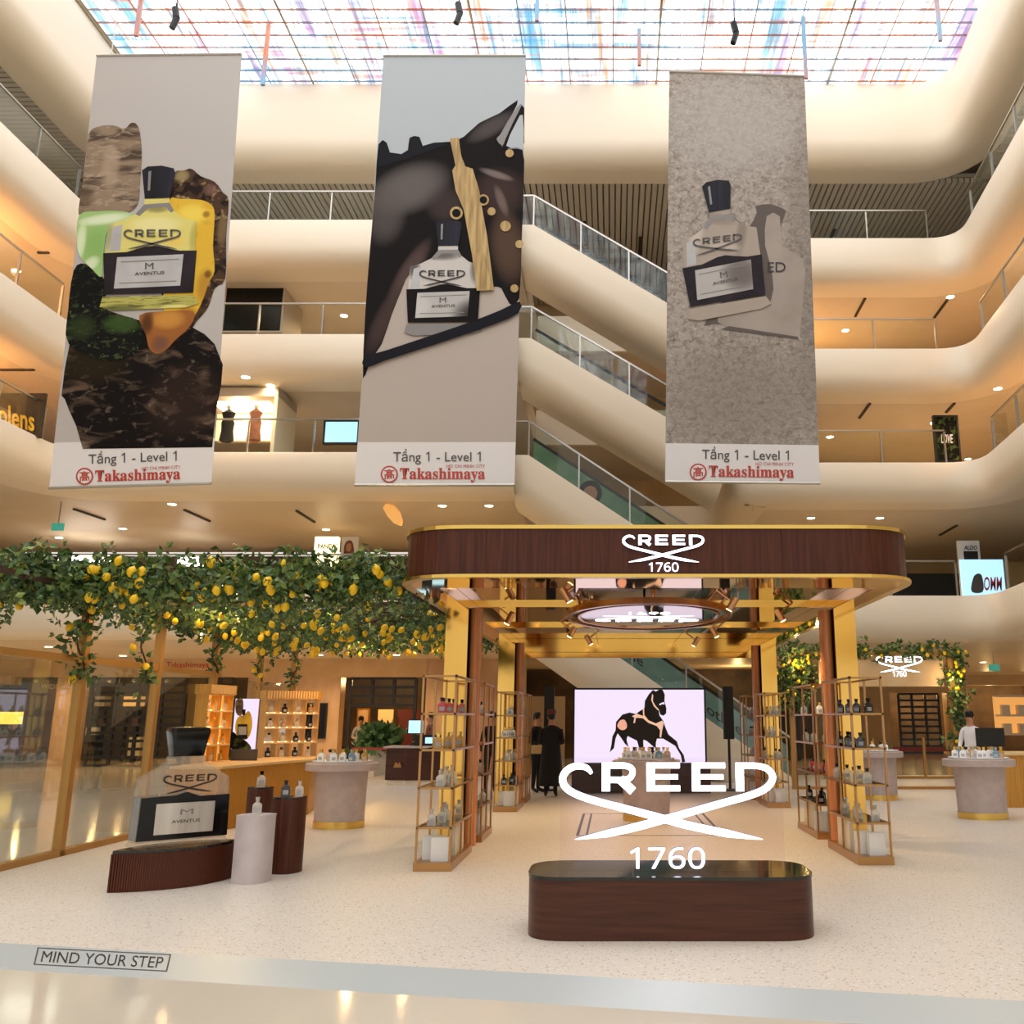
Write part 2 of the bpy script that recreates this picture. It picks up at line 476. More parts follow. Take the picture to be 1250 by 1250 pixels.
# the wordmark: C and D run out into two crossing blades; given in a 1100-wide drawing
def logo_polys():
    Z = lambda pts: [((x - 608) / 1100, (690 - y) / 1100) for x, y in pts]
    Cc = stroke([(218, 604), (196, 578), (160, 567), (120, 572), (86, 595), (70, 630), (85, 668), (130, 700), (220, 732), (380, 772), (540, 812), (700, 853), (900, 893), (1078, 921)],
                [16, 28, 32, 34, 36, 36, 36, 34, 34, 34, 36, 38, 36, 2])
    D1 = stroke([(952, 565), (1010, 565), (1070, 567), (1115, 582), (1138, 615), (1128, 650), (1090, 683), (1020, 710), (900, 742), (760, 779), (620, 817), (450, 860), (300, 893), (135, 921)],
                [30, 30, 30, 32, 34, 34, 34, 34, 34, 34, 36, 38, 34, 2])
    bx = lambda a, b, c, d: [(a, b), (c, b), (c, d), (a, d)]
    Rr = [bx(270, 550, 312, 690), stroke([(300, 565), (385, 565), (420, 578), (426, 600), (415, 622), (385, 634), (300, 634)], 30), stroke([(362, 630), (428, 690)], 44)]
    E = lambda x: [bx(x, 550, x + 42, 690), bx(x + 30, 550, x + 170, 578), bx(x + 30, 607, x + 160, 632), bx(x + 30, 662, x + 170, 690)]
    return [('letter_c', [Z(Cc)]), ('letter_r', [Z(p) for p in Rr]), ('letter_e', [Z(p) for p in E(497)]), ('letter_e', [Z(p) for p in E(728)]),
            ('letter_d', [Z(D1), Z(bx(950, 550, 992, 690))])]
def logo_mesh(fn, thick=None):
    """all letters as one MB; fn maps (x, z) to a point"""
    mb = MB()
    for nm, ps in logo_polys():
        for p in ps: mb.flat([fn(x, z) for x, z in p])
    return mb
def spot(loc, energy, col='ffd9a0', size=R(120), blend=.8, rad=.08, rot=(0, 0, 0)):
    l = bpy.data.lights.new('spot_light', 'SPOT'); l.energy = energy; l.color = lin(col); l.spot_size = size; l.spot_blend = blend; l.shadow_soft_size = rad
    o = bpy.data.objects.new('spot_light', l); o.location = loc; o.rotation_euler = rot; COL.objects.link(o); return o
def point(loc, energy, col='ffd08a', rad=.05):
    l = bpy.data.lights.new('bulb_light', 'POINT'); l.energy = energy; l.color = lin(col); l.shadow_soft_size = rad
    o = bpy.data.objects.new('bulb_light', l); o.location = loc; COL.objects.link(o); return o

def atz(u, v, z):
    a, b = (u - CX) / F, -(v - CY) / F
    k = (z - H) / (sp + b * cp)
    return Vector((a * k, (cp - b * sp) * k, z))
def atplane(u, v, p0, n):
    a, b = (u - CX) / F, -(v - CY) / F
    d = Vector((a, cp - b * sp, sp + b * cp)); o = Vector((0, 0, H))
    return o + d * ((Vector(p0) - o).dot(n) / d.dot(n))

# ------------------------------------------------------------------ floors
FZ = -0.06
o = struct('floor', MB().box(-34, 34, -12, 50, FZ - .2, FZ), 'marble')
PF = lambda x: 6.069 - .2043 * x
platform = struct('floor', MB().prism([(-6.5, PF(-6.5)), (10, PF(10)), (10, 26.5), (-6.5, 26.5)], FZ, 0), 'terrazzo')
for x0, x1, y0, y1 in ((-.50, 1.52, 12.99, 13.02), (-.50, -.46, 13.02, 15.9), (-.37, -.34, 13.02, 15.9), (1.48, 1.52, 13.02, 15.9), (1.35, 1.38, 13.02, 15.9), (-.5, 1.52, 15.9, 15.93)):
    MB().box(x0, x1, y0, y1, -.004, .003).build('inlay_strip', 'inlay', platform)
dn = Vector((-.2043, -1, 0)).normalized()
ramp_n = None
def ramp():
    a, b = Vector((-6.5, PF(-6.5), 0)), Vector((10, PF(10), 0))
    a2, b2 = a + dn * .38, b + dn * .38
    a2.z = b2.z = FZ
    mb = MB().add([a, b, b2, a2, (a.x, a.y, FZ), (b.x, b.y, FZ)], [(0, 3, 2, 1), (0, 4, 3), (1, 2, 5), (0, 1, 5, 4), (3, 4, 5, 2)])
    r = mb.build('threshold_ramp', 'ramp')
    tag(r, 'long grey metal threshold ramp along the front edge of the platform', 'ramp')
    n = (b - a).cross(a2 - a).normalized()
    if n.z < 0: n = -n
    lift = n * .002
    P = lambda s, t: atplane(50 + 154 * s - 4 * (1 - t), 1176 + 8 * s - 17 * t, a, n) + lift
    text_into(MB(), 'MIND YOUR STEP', lambda s, t: P(.02 + .96 * s, .1 + .8 * t)).build('step_lettering', 'ink', r)
    mb = MB()
    for s0, t0, s1, t1 in ((-.03, -.12, 1.03, -.06), (-.03, 1.06, 1.03, 1.12), (-.03, -.12, -.018, 1.12), (1.018, -.12, 1.03, 1.12)):
        mb.flat([P(s0, t0), P(s1, t0), P(s1, t1), P(s0, t1)])
    mb.build('lettering_border', 'inkgrey', r)
ramp()

# ------------------------------------------------------------------ balconies, level by level
LEVELS = [(4.73, 3.58), (8.40, 7.34), (11.74, 10.52), (15.18, 13.88)]
def fascia_prof(zr, zb, r=.5):
    p = [(.30, zr - .3), (.30, zr), (.04, zr), (0, zr - .05), (0, zb + r)]
    p += [(r - r * math.cos(t), zb + r - r * math.sin(t)) for t in (R(15 * k) for k in range(1, 7))]
    return p + [(1.2, zb - .005)]
def left_path(i): x = -19.5 if i == 0 else -14.3; return round_poly([(x, -8), (x, 23), (-2.6, 23)], 1.1, 7, False)
RP = lambda y: 8.0 + y / 12
right_path = round_poly([(3.1, 29), (3.1, 24), (RP(24), 24), (RP(-8), -8)], .9, 7, False)
ntrim = 0
for i, (zr, zb) in enumerate(LEVELS):
    for pth in (left_path(i), right_path):
        ntrim += 1
        struct(f'trim_{ntrim}', sweep(pth, fascia_prof(zr, zb)), 'fascia', True)
    xl = -19.5 if i == 0 else -14.3
    zt = zr - .28
    c = struct('ceiling', MB().prism([(-34, -8), (xl - .6, -8), (xl - .6, 23.6), (-34, 23.6)], zb, zt), 'soffit')
    c2 = struct('ceiling', MB().box(-34, -2.6, 23.6, 32 if i else 40, zb, zt), 'soffit')
    c3 = struct('ceiling', MB().box(3.7, 34, 24.6, 34 if i else 48, zb, zt), 'soffit')
    c4 = struct('ceiling', MB().prism([(RP(24) + .6, 24.6), (RP(-8) + .6, -8), (34, -8), (34, 24.6)], zb, zt), 'soffit')
    if i == 0: struct('ceiling', MB().box(-2.6, 3.7, 29, 48, zb, zt), 'soffit')
    else:
        struct('ceiling', MB().box(-2.6, 3.7, 29.5, 34, zb, zt), 'soffit')
        struct('trim_%d' % (20 + i), MB().box(-2.6, 3.7, 29.3, 29.5, zb, zr), 'fascia')
# walls behind the galleries
for i, (z0, z1) in enumerate(((4.4, 7.34), (8.1, 10.52), (11.4, 13.88), (14.9, 20.4))):
    struct('wall_back', MB().box(-34, 34, 34, 34.3, z0, z1), 'wallwarm')
    struct('wall_left', MB().box(-34.3, -34, -8, 34, z0, z1), 'wallwarm')
    struct('wall_right', MB().box(34, 34.3, -8, 34, z0, z1), 'wallwarm')
# roof edge and ribbed ceiling
RB, RT = 17.75, 20.45
roof_path = round_poly([(-14.3, -8), (-14.3, 24), (RP(24), 24), (RP(-8), -8)], 1.1, 8, False)
rp = [(0.35, RT), (.2, RT), (.02, RT - .5), (0, RB + .7)] + [(.7 - .7 * math.cos(t), RB + .7 - .7 * math.sin(t)) for t in (R(15 * k) for k in range(1, 7))] + [(1.3, RB)]
struct('trim_9', sweep(roof_path, rp), 'fascia', True)
rc = struct('ceiling', MB().box(-34, 34, 25.2, 34, RB + .18, RB + .3), 'ribback')
struct('ceiling', MB().box(-34, -15.4, -8, 25.2, RB + .18, RB + .3), 'ribback')
struct('ceiling', MB().prism([(RP(25.2) + 1.2, 25.2), (RP(-8) + 1.2, -8), (34, -8), (34, 25.2)], RB + .18, RB + .3), 'ribback')
mb = MB()
for k in range(170): x = -17 + k * .19; mb.box(x, x + .145, 25.25, 33.8, RB + .02, RB + .18)
s = mb.build('ceiling_slat', 'rib', rc); s['kind'] = 'stuff'
mb = MB()
for k in range(90): y = 8 + k * .19; mb.box(-22, -15.5, y, y + .145, RB + .02, RB + .18); mb.box(RP(y) + 1.3, 20, y, y + .145, RB + .02, RB + .18)
s = mb.build('ceiling_slat', 'rib', rc); s['kind'] = 'stuff'
for x, y in ((-1.0, 27.5), (.9, 28.5), (7.5, 28)):
    MB().box(x, x + .1, y, y + 1.6, RB - .01, RB + .03).build('air_slot', 'slot', rc)

# skylight: a field of coloured glass panes between bars
SZ = 20.5
sky = sroot('window_1', (0, 0, SZ))
X0, X1, YB = -14.4, 10.5, 24.6
cols, rows = 19, 9
pw, ph = (X1 - X0) / cols, .48
pane_me = MB().box(0, pw - .05, 0, ph - .05, 0, .03).mesh('pane', 'skyglass')
for j in range(rows):
    for i in range(cols):
        link('pane', pane_me, sky, (X0 + i * pw + .025, YB - (j + 1) * ph + .025, 0))
yb = YB - rows * ph
for k in range(7):
    w = (X1 - X0) / 7
    MB().box(X0 + k * w + .03, X0 + (k + 1) * w - .03, -8, yb - .03, SZ, SZ + .03).build('pane', 'skyglass', sky)
for j in range(rows + 1):
    MB().box(X0, X1, YB - j * ph - .02, YB - j * ph + .02, SZ - .03, SZ + .05).build('glazing_bar', 'skybar', sky)
for i in range(cols + 1):
    w = .022 if i % 4 else .06
    MB().box(X0 + i * pw - w / 2, X0 + i * pw + w / 2, yb, YB, SZ - .02, SZ + .06).build('glazing_bar', 'skybar' if i % 4 else 'steel', sky)
struct('ceiling', MB().box(-34, X0, -8, 34, SZ, SZ + .15).box(X1, 34, -8, 34, SZ, SZ + .15).box(X0, X1, YB, 34, SZ, SZ + .15), 'fascia')
# blue hanging brackets and suspended spotlights under the glass
for n, (u, v0, v1) in enumerate(((173, -6, 44), (328, 30, 104), (656, -5, 26), (780, 35, 80), (980, 20, 96), (1143, -4, 50))):
    p = atz(u, v0, SZ - .05)
    q = at(u, v1, p.y)
    w = .05
    t = MB().box(p.x - w, p.x + w, p.y - .04, p.y + .04, q.z, SZ - .06).build('hanging_bracket', 'teal' if n % 2 else 'bluescreen')
    t.data.materials[0] = MATS['skybar']
    tag(t, 'blue hanging bracket under the coloured skylight, %s along the row' % ('first', 'second', 'third', 'fourth', 'fifth', 'sixth')[n], 'bracket', 'brackets under the skylight')
for n, (u, v) in enumerate(((214, 22), (560, 16), (897, 40))):
    p = at(u, v, 20.6)
    t = thing('suspended_spotlight', 'black spotlight cluster hung below the skylight above the %s banner' % ('fruit and rock', 'horse', 'sand')[n], 'spotlight', p, 'spotlights under the skylight')
    MB().tube((0, 0, .1), (0, 0, SZ - p.z), .012).build('cable', 'darkmetal', t, True)
    MB().tube((-.03, 0, .3), (.03, 0, .0), .09, 10).build('lamp_head', 'black', t, True)
    MB().tube((.04, 0, 0), (-.06, 0, -.32), .08, 10).build('lamp_head', 'black', t, True)
    MB().box(-.02, .02, -.02, .02, -.02, .45).build('bracket', 'black', t, True)

# glass balustrades on the rims
ORD = ('first', 'second', 'third', 'fourth')
def balustrade(pts, z, label, h=.95, step=1.9):
    a = Vector((*pts[0], z)); b = Vector((*pts[1], z)); Lh = (b - a).length; n = max(1, round(Lh / step)); d = (b - a) / n
    t = thing('glass_balustrade', label, 'balustrade', a)
    ang = math.atan2(d.y, d.x); L = d.length
    pm = MB().box(.03, L - .03, -.006, .006, .0, h - .02).mesh('pane', 'glass')
    qm = MB().box(-.02, .02, -.03, .03, 0, h - .05).mesh('post', 'steel')
    for k in range(n):
        link('pane', pm, t, d * k, ang)
    for k in range(n + 1):
        link('post', qm, t, d * k, ang)
    h_ = MB().box(0, Lh, -.025, .025, h - .02, h + .02).mesh('handrail', 'steel')
    link('handrail', h_, t, (0, 0, 0), ang)
for i, (zr, zb) in enumerate(LEVELS):
    xl = (-19.5 if i == 0 else -14.3) - .15
    balustrade(((-15.2 if i else -20, 23.15) if i == 0 else (-13.2, 23.15), (-2.7, 23.15)), zr, 'glass balustrade along the back-left edge of the %s gallery' % ORD[i])
    if i: balustrade(((xl, 15), (xl, 22)), zr, 'glass balustrade on the left side of the %s gallery' % ORD[i])
    balustrade(((3.9, 24.15), (9.2, 24.15)), zr, 'glass balustrade along the back-right edge of the %s gallery' % ORD[i])
    balustrade(((RP(23) + .15, 23.0), (RP(14) + .15, 14)), zr, 'glass balustrade on the right side of the %s gallery' % ORD[i])

# escalators, one flight between each pair of galleries
XA, XB = -2.6, 3.15
def escalator(zt, zbm, n):
    nm = ('lowest', 'second', 'third', 'topmost')[n]
    t = thing('escalator', '%s flight of the white escalators stacked behind the banners' % nm, 'escalator', (XA, 23.3, zt), 'stacked escalators')
    dx = XB - XA if n else 7.2
    dz = zbm - zt
    P = [(0, 0), (.35, 0), (dx, dz), (dx, dz)]
    e = Vector((dx - .35, dz)).normalized(); nn = Vector((e.y, -e.x))      # pointing down-left
    if nn.y > 0: nn = -nn
    prof = [(0, 0), (.0, .62), (.10, .88), (.32, 1.08), (.75, 1.2), (1.6, 1.2)]   # (into depth, below the rim)
    secs = []
    for (x, z) in ((0, 0), (.35, 0), (dx, dz)):
        secs.append([Vector((x + (nn.x * d if x else 0) * .6, y, z - d)) for y, d in prof])
    mb = MB(); m = len(prof)
    vs = [p for s_ in secs for p in s_]
    mb.add(vs, [(j * m + i, j * m + i + 1, (j + 1) * m + i + 1, (j + 1) * m + i) for j in range(2) for i in range(m - 1)])
    mb.build('side_cladding', 'fascia', t, True, True)
    mb = MB().add([(0, .25, -.02), (.35, .25, -.02), (dx, .25, dz - .02), (0, 1.6, -.02), (.35, 1.6, -.02), (dx, 1.6, dz - .02), (0, 0, 0), (.35, 0, 0), (dx, 0, dz)],
                  [(0, 1, 4, 3), (1, 2, 5, 4), (6, 7, 1, 0), (7, 8, 2, 1)])
    mb.build('step_band', 'wallgrey', t, True)
    ns = 4 if n else 5
    pts = [Vector((.35 + (dx - .35) * k / ns, .1, dz * k / ns)) for k in range(ns + 1)]
    for k in range(ns):
        a, b = pts[k], pts[k + 1]
        MB().slab([(a.x + .02, a.z), (b.x - .02, b.z), (b.x - .02, b.z + .95), (a.x + .02, a.z + .95)], .09, .105).build('pane', 'glasspan', t, True)
        MB().box(a.x - .02, a.x + .02, .07, .13, a.z, a.z + .95).build('post', 'steel', t, True)
    MB().slab([(0, 0), (.33, 0), (.33, .95), (0, .95)], .09, .105).build('pane', 'glasspan', t, True)
    MB().bar((0, .1, .97), (.35, .1, .97), .05).bar((.35, .1, .97), (dx, .1, dz + .97), .05).build('handrail', 'steel', t, True)
    MB().slab([(.35, -.1), (dx, dz - .1), (dx, dz + .85), (.35, .85)], 1.45, 1.5).build('far_balustrade', 'greenad' if n == 1 else ('teal' if n == 0 else 'glasspan'), t, True)
    MB().bar((.35, 1.47, .9), (dx, 1.47, dz + .9), .07).build('handrail', 'black', t, True)
    if n == 1:
        for fx in (.30, .66):
            c = Vector((.35 + (dx - .35) * fx, 1.44, dz * fx + .42))
            MB().flat([(c.x + .33 * math.cos(a), 1.44, c.z + .36 * math.sin(a)) for a in (2 * math.pi * k / 20 for k in range(20))]).build('portrait_print', 'hair', t, True)
            MB().flat([(c.x + .2 * math.cos(a), 1.43, c.z - .02 + .22 * math.sin(a)) for a in (2 * math.pi * k / 20 for k in range(20))]).build('portrait_print', 'skin', t, True)
    if n == 0:
        for fx in (.36, .74):
            c = Vector((.35 + (dx - .35) * fx, 1.44, dz * fx + .35)); s_ = dz / dx
            text_into(MB(), 'Hotline', lambda q, w: Vector((c.x - .6 + 1.2 * q, 1.44, c.z + s_ * (-.6 + 1.2 * q) - .1 + .28 * w)), .01).build('advert_lettering', 'inkgrey', t, True)
for n in range(4):
    escalator(LEVELS[n][0], LEVELS[n - 1][0] if n else .0, n)

# recessed downlights with their lamps
dl_ring = MB().lathe([(.06, -.005), (.13, -.005), (.13, .02), (.06, .02)], 14).mesh('ring', 'white')
dl_disc = MB().lathe([(.001, .004), (.11, .004), (.11, .008)], 14).mesh('lamp_disc', 'downlight')
def downlight(p, label, group, energy):
    t = thing('downlight', label, 'downlight', p, group)
    link('ring', dl_ring, t, (0, 0, 0)); link('lamp_disc', dl_disc, t, (0, 0, -.012))
    if energy: spot((p[0], p[1], p[2] - .06), energy, 'ffd6a2', R(150), .6, .1)
DL = {0: [(60, 789), (150, 800), (335, 788), (390, 799), (484, 799), (1200, 808), (1060, 800), (60, 800)],
      1: [(210, 615), (150, 645), (72, 656), (398, 646), (540, 617), (597, 617), (990, 632), (1074, 632)],
      2: [(1218, 474), (1140, 516), (1013, 533), (1185, 600), (330, 470), (300, 460)], 3: [(1032, 403), (1160, 362), (300, 372), (420, 385), (20, 330), (60, 390)]}
for i, lst in DL.items():
    for u, v in lst:
        zb = LEVELS[i][1]
        p = atz(u, v, zb)
        if p.y > 33 and i: p = Vector((p.x * 31 / p.y, 31, zb))
        if p.y < 23 and i and p.x > -14.5 and p.x < 9: continue
        downlight((p.x, p.y, zb - .01), 'small round glowing downlight recessed in the soffit under the %s gallery' % ORD[i], 'downlights under the %s gallery' % ORD[i], (170, 110, 110, 130)[i])
for p_, e_ in (((-16.6, 20.5, 13.3), 130), ((-17.5, 17.5, 13.2), 110), ((-16.6, 21.0, 9.9), 120), ((-17.5, 18, 9.8), 90), ((12.5, 22, 9.9), 80), ((12.5, 22, 13.2), 80), ((6.5, 28, 12.4), 60)): point(p_, e_, 'ffb870', .2)
# slots in the soffit
for n, (z, u0, v0, u1, v1) in enumerate(((7.34, 90, 621, 128, 634), (7.34, 225, 622, 256, 636), (7.34, 362, 623, 384, 637), (10.52, 1062, 492, 1049, 510), (10.52, 1165, 492, 1155, 503), (7.34, 1168, 641, 1147, 653), (13.88, 1056, 364, 1044, 386), (13.88, 1157, 365, 1140, 388), (13.88, 46, 308, 60, 308), (10.52, 0, 451, 42, 451))):
    a, b = atz(u0, v0, z - .012), atz(u1, v1, z - .012)
    if a.y > 34 or b.y > 34: continue
    MB().bar(a, b, .07).build('air_slot', 'slot', c2)

# ------------------------------------------------------------------ ground floor shopfronts
def xat(u, Y): return (u - CX) / F * (Y * cp + .3 * sp)
WY = 32.0
def pier(u0, u1, z0, z1, m='stonewall', Y=WY, name='wall_back'):
    return struct(name, MB().box(xat(u0, Y), xat(u1, Y), Y, Y + .6, z0, z1), m)
pier(-260, 520, 2.95, 3.58, 'wallwarm')
pier(66, 94, FZ, 2.95); pier(300, 414, FZ, 2.95); pier(519, 640, FZ, 3.58); pier(-20, 8, 2.7, 2.95)
struct('wall_back', MB().box(-34, -4, 38, 38.3, FZ, 3.58), 'shopin')
struct('wall_back', MB().box(-5, 8.5, 39, 39.3, FZ, 3.58), 'shopin')
def grille(u0, u1, z1, Y, label, nh, nv, mat='grille', doorz=None):
    x0, x1 = xat(u0, Y) + .3, xat(u1, Y) - .3
    t = thing('shop_grille', label, 'grille', ((x0 + x1) / 2, Y, FZ))
    for k in range(nv + 1):
        x = x0 + (x1 - x0) * k / nv
        MB().box(x - .05, x + .05, Y - .05, Y + .05, FZ if (doorz is None or k in (0, nv)) else doorz, z1).build('upright', mat, t)
    for k in range(nh + 1):
        z = (FZ + .04 if doorz is None else doorz) + (z1 - (FZ if doorz is None else doorz)) * k / nh
        MB().box(x0, x1, Y - .04, Y + .04, z - .05, z + .05).build('slat', mat, t)
    MB().box(x0, x1, Y + .06, Y + .07, FZ if doorz is None else doorz, z1).build('pane', 'glass', t)
    return t
grille(101, 235, 2.92, WY + .3, 'wide black grid shutter across the shop behind the left glass fence', 11, 4)
grille(240, 293, 2.92, WY + .3, 'black grid shutter of the shop hidden mostly behind the gold kiosk', 11, 2)
grille(416, 517, 2.92, WY + .3, 'black framed shop transom above the entrance behind the planter', 3, 3, doorz=2.0)
g = thing('shop_window', 'tall clear shop window with a lamp and sofa behind it', 'window', (xat(30, WY), WY, FZ))
MB().box(xat(-70, WY), xat(66, WY), WY + .2, WY + .22, FZ, 2.95).build('pane', 'glasspan', g)
text_into(MB(), 'WIDER', lambda s, t: Vector((xat(43, WY) + s * .75, WY + .15, 2.55 + .16 * t))).build('window_lettering', 'wallgrey', g)
# inside of the shops: lit walls, shelves and seats that show through the glass
def slabthing(name, label, cat, u0, v0, u1, v1, Y, mat, d=.15, frame=None, group=None, ground=None):
    p, q = at(u0, v1, Y), at(u1, v0, Y)
    t = thing(name, label, cat, ((p.x + q.x) / 2, Y, p.z), group)
    MB().box(p.x, q.x, Y, Y + d, p.z, q.z).build('panel', mat, t)
    if frame:
        w = .05
        MB().box(p.x - w, q.x + w, Y - .02, Y + d + .02, q.z, q.z + w).box(p.x - w, q.x + w, Y - .02, Y + d + .02, p.z - w, p.z).box(p.x - w, p.x, Y - .02, Y + d + .02, p.z, q.z).box(q.x, q.x + w, Y - .02, Y + d + .02, p.z, q.z).build('frame', frame, t)
    if ground is not None and p.z > ground + .02:
        for x in (p.x + .06, q.x - .06): MB().box(x - .03, x + .03, Y + d * .3, Y + d * .7, ground, p.z).build('leg', 'darkmetal', t)
    return t, p, q
slabthing('amber_wall_light', 'glowing amber wall panel inside the far left shop', 'panel', -40, 869, 26, 884, 35.5, 'amberlit', ground=FZ)
slabthing('dark_cabinet', 'dark tall cabinet inside the far left shop window', 'cabinet', 24, 868, 56, 914, 36.5, 'black', .4, ground=FZ)
for n, (u0, v0, u1, v1, m) in enumerate(((112, 850, 128, 862, 'wallgrey'), (150, 850, 170, 862, 'shopwarm'), (155, 900, 172, 925, 'boxcream'), (104, 888, 118, 897, 'clothwhite'), (205, 905, 222, 930, 'wallgrey'))):
    slabthing('shop_display_box', 'pale display box inside the shuttered shop, %s' % ('upper near the pilaster', 'upper with warm light', 'low and tall with paper front', 'small and white', 'low beside the gold post')[n], 'box', u0, v0, u1, v1, 36.5, m, .5, ground=FZ)
sf = thing('striped_sofa', 'reddish striped sofa inside the far left shop window', 'sofa', (xat(0, 34), 34, FZ))
a, b = at(-20, 935, 34), at(28, 912, 34)
MB().box(a.x, b.x, 34, 34.9, .25, .55).build('seat', 'sofa', sf)
MB().box(a.x, b.x, 34.7, 34.95, .5, .95).build('backrest', 'sofa', sf)
for x in (a.x + .1, b.x - .1):
    for y in (34.1, 34.8): MB().box(x - .04, x + .04, y - .04, y + .04, FZ, .25).build('leg', 'black', sf)
for u in (15, 40, 130, 160, 200): point((xat(u, 34.5), 34.5, 2.9), 22)
point((xat(465, 36), 35, 2.9), 80); point((xat(900, 37), 36.5, 2.9), 60); point((xat(760, 37), 36.5, 2.9), 40)
slabthing('framed_poster', 'dark framed poster on the stone wall beside the gold kiosk', 'poster', 368, 860, 398, 900, WY - .08, 'capblk', .05, 'black')
slabthing('shop_screen', 'pale curtain panel inside the entrance behind the planter', 'panel', 460, 866, 480, 900, 36.5, 'shopwarm', .1, ground=FZ)
slabthing('red_wall_panel', 'dark red wall panel deep in the shop behind the reception', 'panel', 483, 866, 514, 912, 37, 'hatred', .1, ground=FZ)
slabthing('mirror_panel', 'gold framed mirror panel inside the shop entrance behind the planter', 'mirror', 434, 866, 450, 925, 36, 'stonewall', .1, 'goldtrim', ground=FZ)
pp = at(190, 813, WY - .05)
tk = thing('shop_sign', 'small red wordmark sign on the left shop header', 'sign', pp)
text_into(MB(), 'Takashimaya', lambda s, t: at(203 + 52 * s, 817 - 9 * t, WY - .03), .01).build('sign_lettering', 'red', tk)
# right-hand shop wall further back
RY = 44.0
pier(905, 1087, FZ, 3.58, 'wallwarm', RY); pier(1157, 1180, FZ, 3.58, 'stonewall', RY); pier(1087, 1157, 2.75, 3.58, 'wallwarm', RY); pier(1180, 1600, 3.1, 3.58, 'wallwarm', RY)
struct('wall_back', MB().box(8, 33, 48, 48.3, FZ, 3.58), 'shopin')
gr = grille(1090, 1154, 2.65, RY + .3, 'black grid shutter of the shop seen under the wordmark gate', 9, 3)
MB().box(xat(1087, RY), xat(1157, RY), RY + .1, RY + .2, FZ + .1, FZ + .3).build('red_skirting', 'red', gr)
for u in (1110, 1140, 1210, 1260): point((xat(u, 46), 46, 2.8), 70)
t, p, q = slabthing('lit_shelf', 'backlit shop shelf with boxes at the right edge behind the glass', 'shelf', 1217, 850, 1275, 897, 30, 'shopwarm', .1, ground=FZ)
for z in (0.02, .5, 1): MB().box(p.x, q.x, 29.6, 30, p.z + (q.z - p.z) * z - .03, p.z + (q.z - p.z) * z + .03).build('shelf_board', 'boxcream', t)
bx = MB().box(-.12, .12, -.1, .1, 0, .3).mesh('shelf_box', 'boxcream')
for k in range(6):
    o = link('shelf_box', bx, None, (p.x + .25 + (k % 3) * .5, 29.8, p.z + (q.z - p.z) * (.02 if k < 3 else .5) + .03))
    tag(o, 'cream box on the backlit shop shelf at the right edge', 'box', 'boxes on the backlit shelf')
# dark shops under the escalators
for n, (u0, v0, u1, v1, m) in enumerate(((865, 868, 935, 885, 'black'), (940, 850, 975, 940, 'darkmetal'), (600, 850, 690, 935, 'wallgrey'), (865, 890, 930, 935, 'inkgrey'))):
    slabthing('shop_partition', 'dark shop partition under the escalators, %s' % ('thin band beside the screen', 'tall one behind the rear rack', 'pale one behind the man in black', 'grey one below the band')[n], 'partition', u0, v0, u1, v1, 37, m, .1, ground=FZ)

# ------------------------------------------------------------------ things up on the galleries
slabthing('shop_unit', 'black glossy shop front on the third gallery between two banners', 'shop front', 272, 322, 349, 404, 24.6, 'blackgloss', 1.5, 'wallgrey')
t, p, q = slabthing('boutique', 'bright boutique with ceiling light on the second gallery', 'boutique', 262, 476, 352, 538, 25.2, 'fascia', .2)
MB().box(p.x, q.x + .3, 23.7, 25.2, 10.2, 10.45).build('canopy_ceiling', 'wallgrey', t)
MB().box(p.x + .3, q.x - .1, 24.1, 25.0, 10.17, 10.2).build('light_panel', 'lightstrip', t)
MB().box(q.x + .2, q.x + .3, 23.7, 25.2, 8.2, 10.2).build('side_wall', 'fascia', t)
point(((p.x + q.x) / 2, 24.4, 10.0), 60, 'ffe6c0', .2)
def mannequin(u, v0, v1, Y, label, mat):
    a, b = at(u, v1, Y), at(u, v0, Y); h = b.z - a.z
    t = thing('mannequin', label, 'mannequin', a, 'boutique mannequins')
    MB().lathe([(.14 * k, z * h) for k, z in ((.9, 0), (1.5, .05), (1.2, .3), (1.35, .5), (1.0, .6), (1.4, .76), (.5, .84))], 12, sy=.6).build('dress', mat, t, True, True)
    MB().lathe([(.01, .84 * h), (.06, .86 * h), (.085, .92 * h), (.05, .98 * h), (.01, h)], 10).build('head', 'white', t, True, True)
mannequin(276, 493, 540, 24.2, 'mannequin in black beside the boutique glass on the second gallery', 'clothblack')
mannequin(309, 492, 540, 24.2, 'mannequin in brown with a yellow top in the boutique', 'sofa')
slabthing('display_screen', 'pale blue display screen behind the balustrade left of the horse banner', 'screen', 396, 515, 437, 540, 24.5, 'bluescreen', .08, 'black')
t, p, q = slabthing('shop_signboard', 'black signboard with yellow lettering at the left edge of the second gallery', 'signboard', -30, 480, 56, 534, 21.6, 'black', .08)
text_px(MB(), 'olens', (-2, 492, 42, 517), 21.58, .02, 10).build('sign_lettering', 'yellowink', t)
t, p, q = slabthing('standing_sign', 'green and black standing sign behind the right balustrade', 'sign', 1145, 509, 1167, 562, 24.9, 'moss', .08, 'black')
text_px(MB(), 'LOVE', (1149, 530, 1163, 541), 24.88, .02).build('sign_lettering', 'white', t)
t, p, q = slabthing('standing_sign', 'white topped black totem sign on the first gallery', 'sign', 1174, 660, 1195, 728, 27, 'white', .1, ground=4.45)
text_px(MB(), 'ALDO', (1177, 666, 1193, 671), 26.97, .02).build('sign_lettering', 'ink', t)
MB().box(at(1176, 672, 27).x, at(1193, 672, 27).x, 26.98, 27, at(0, 695, 27).z, at(0, 673, 27).z).build('dark_panel', 'ink', t)
t, p, q = slabthing('advert_screen', 'blue advert screen with red lettering on the first gallery', 'screen', 1176, 683, 1224, 729, 25.4, 'bluescreen', .1, ground=4.45)
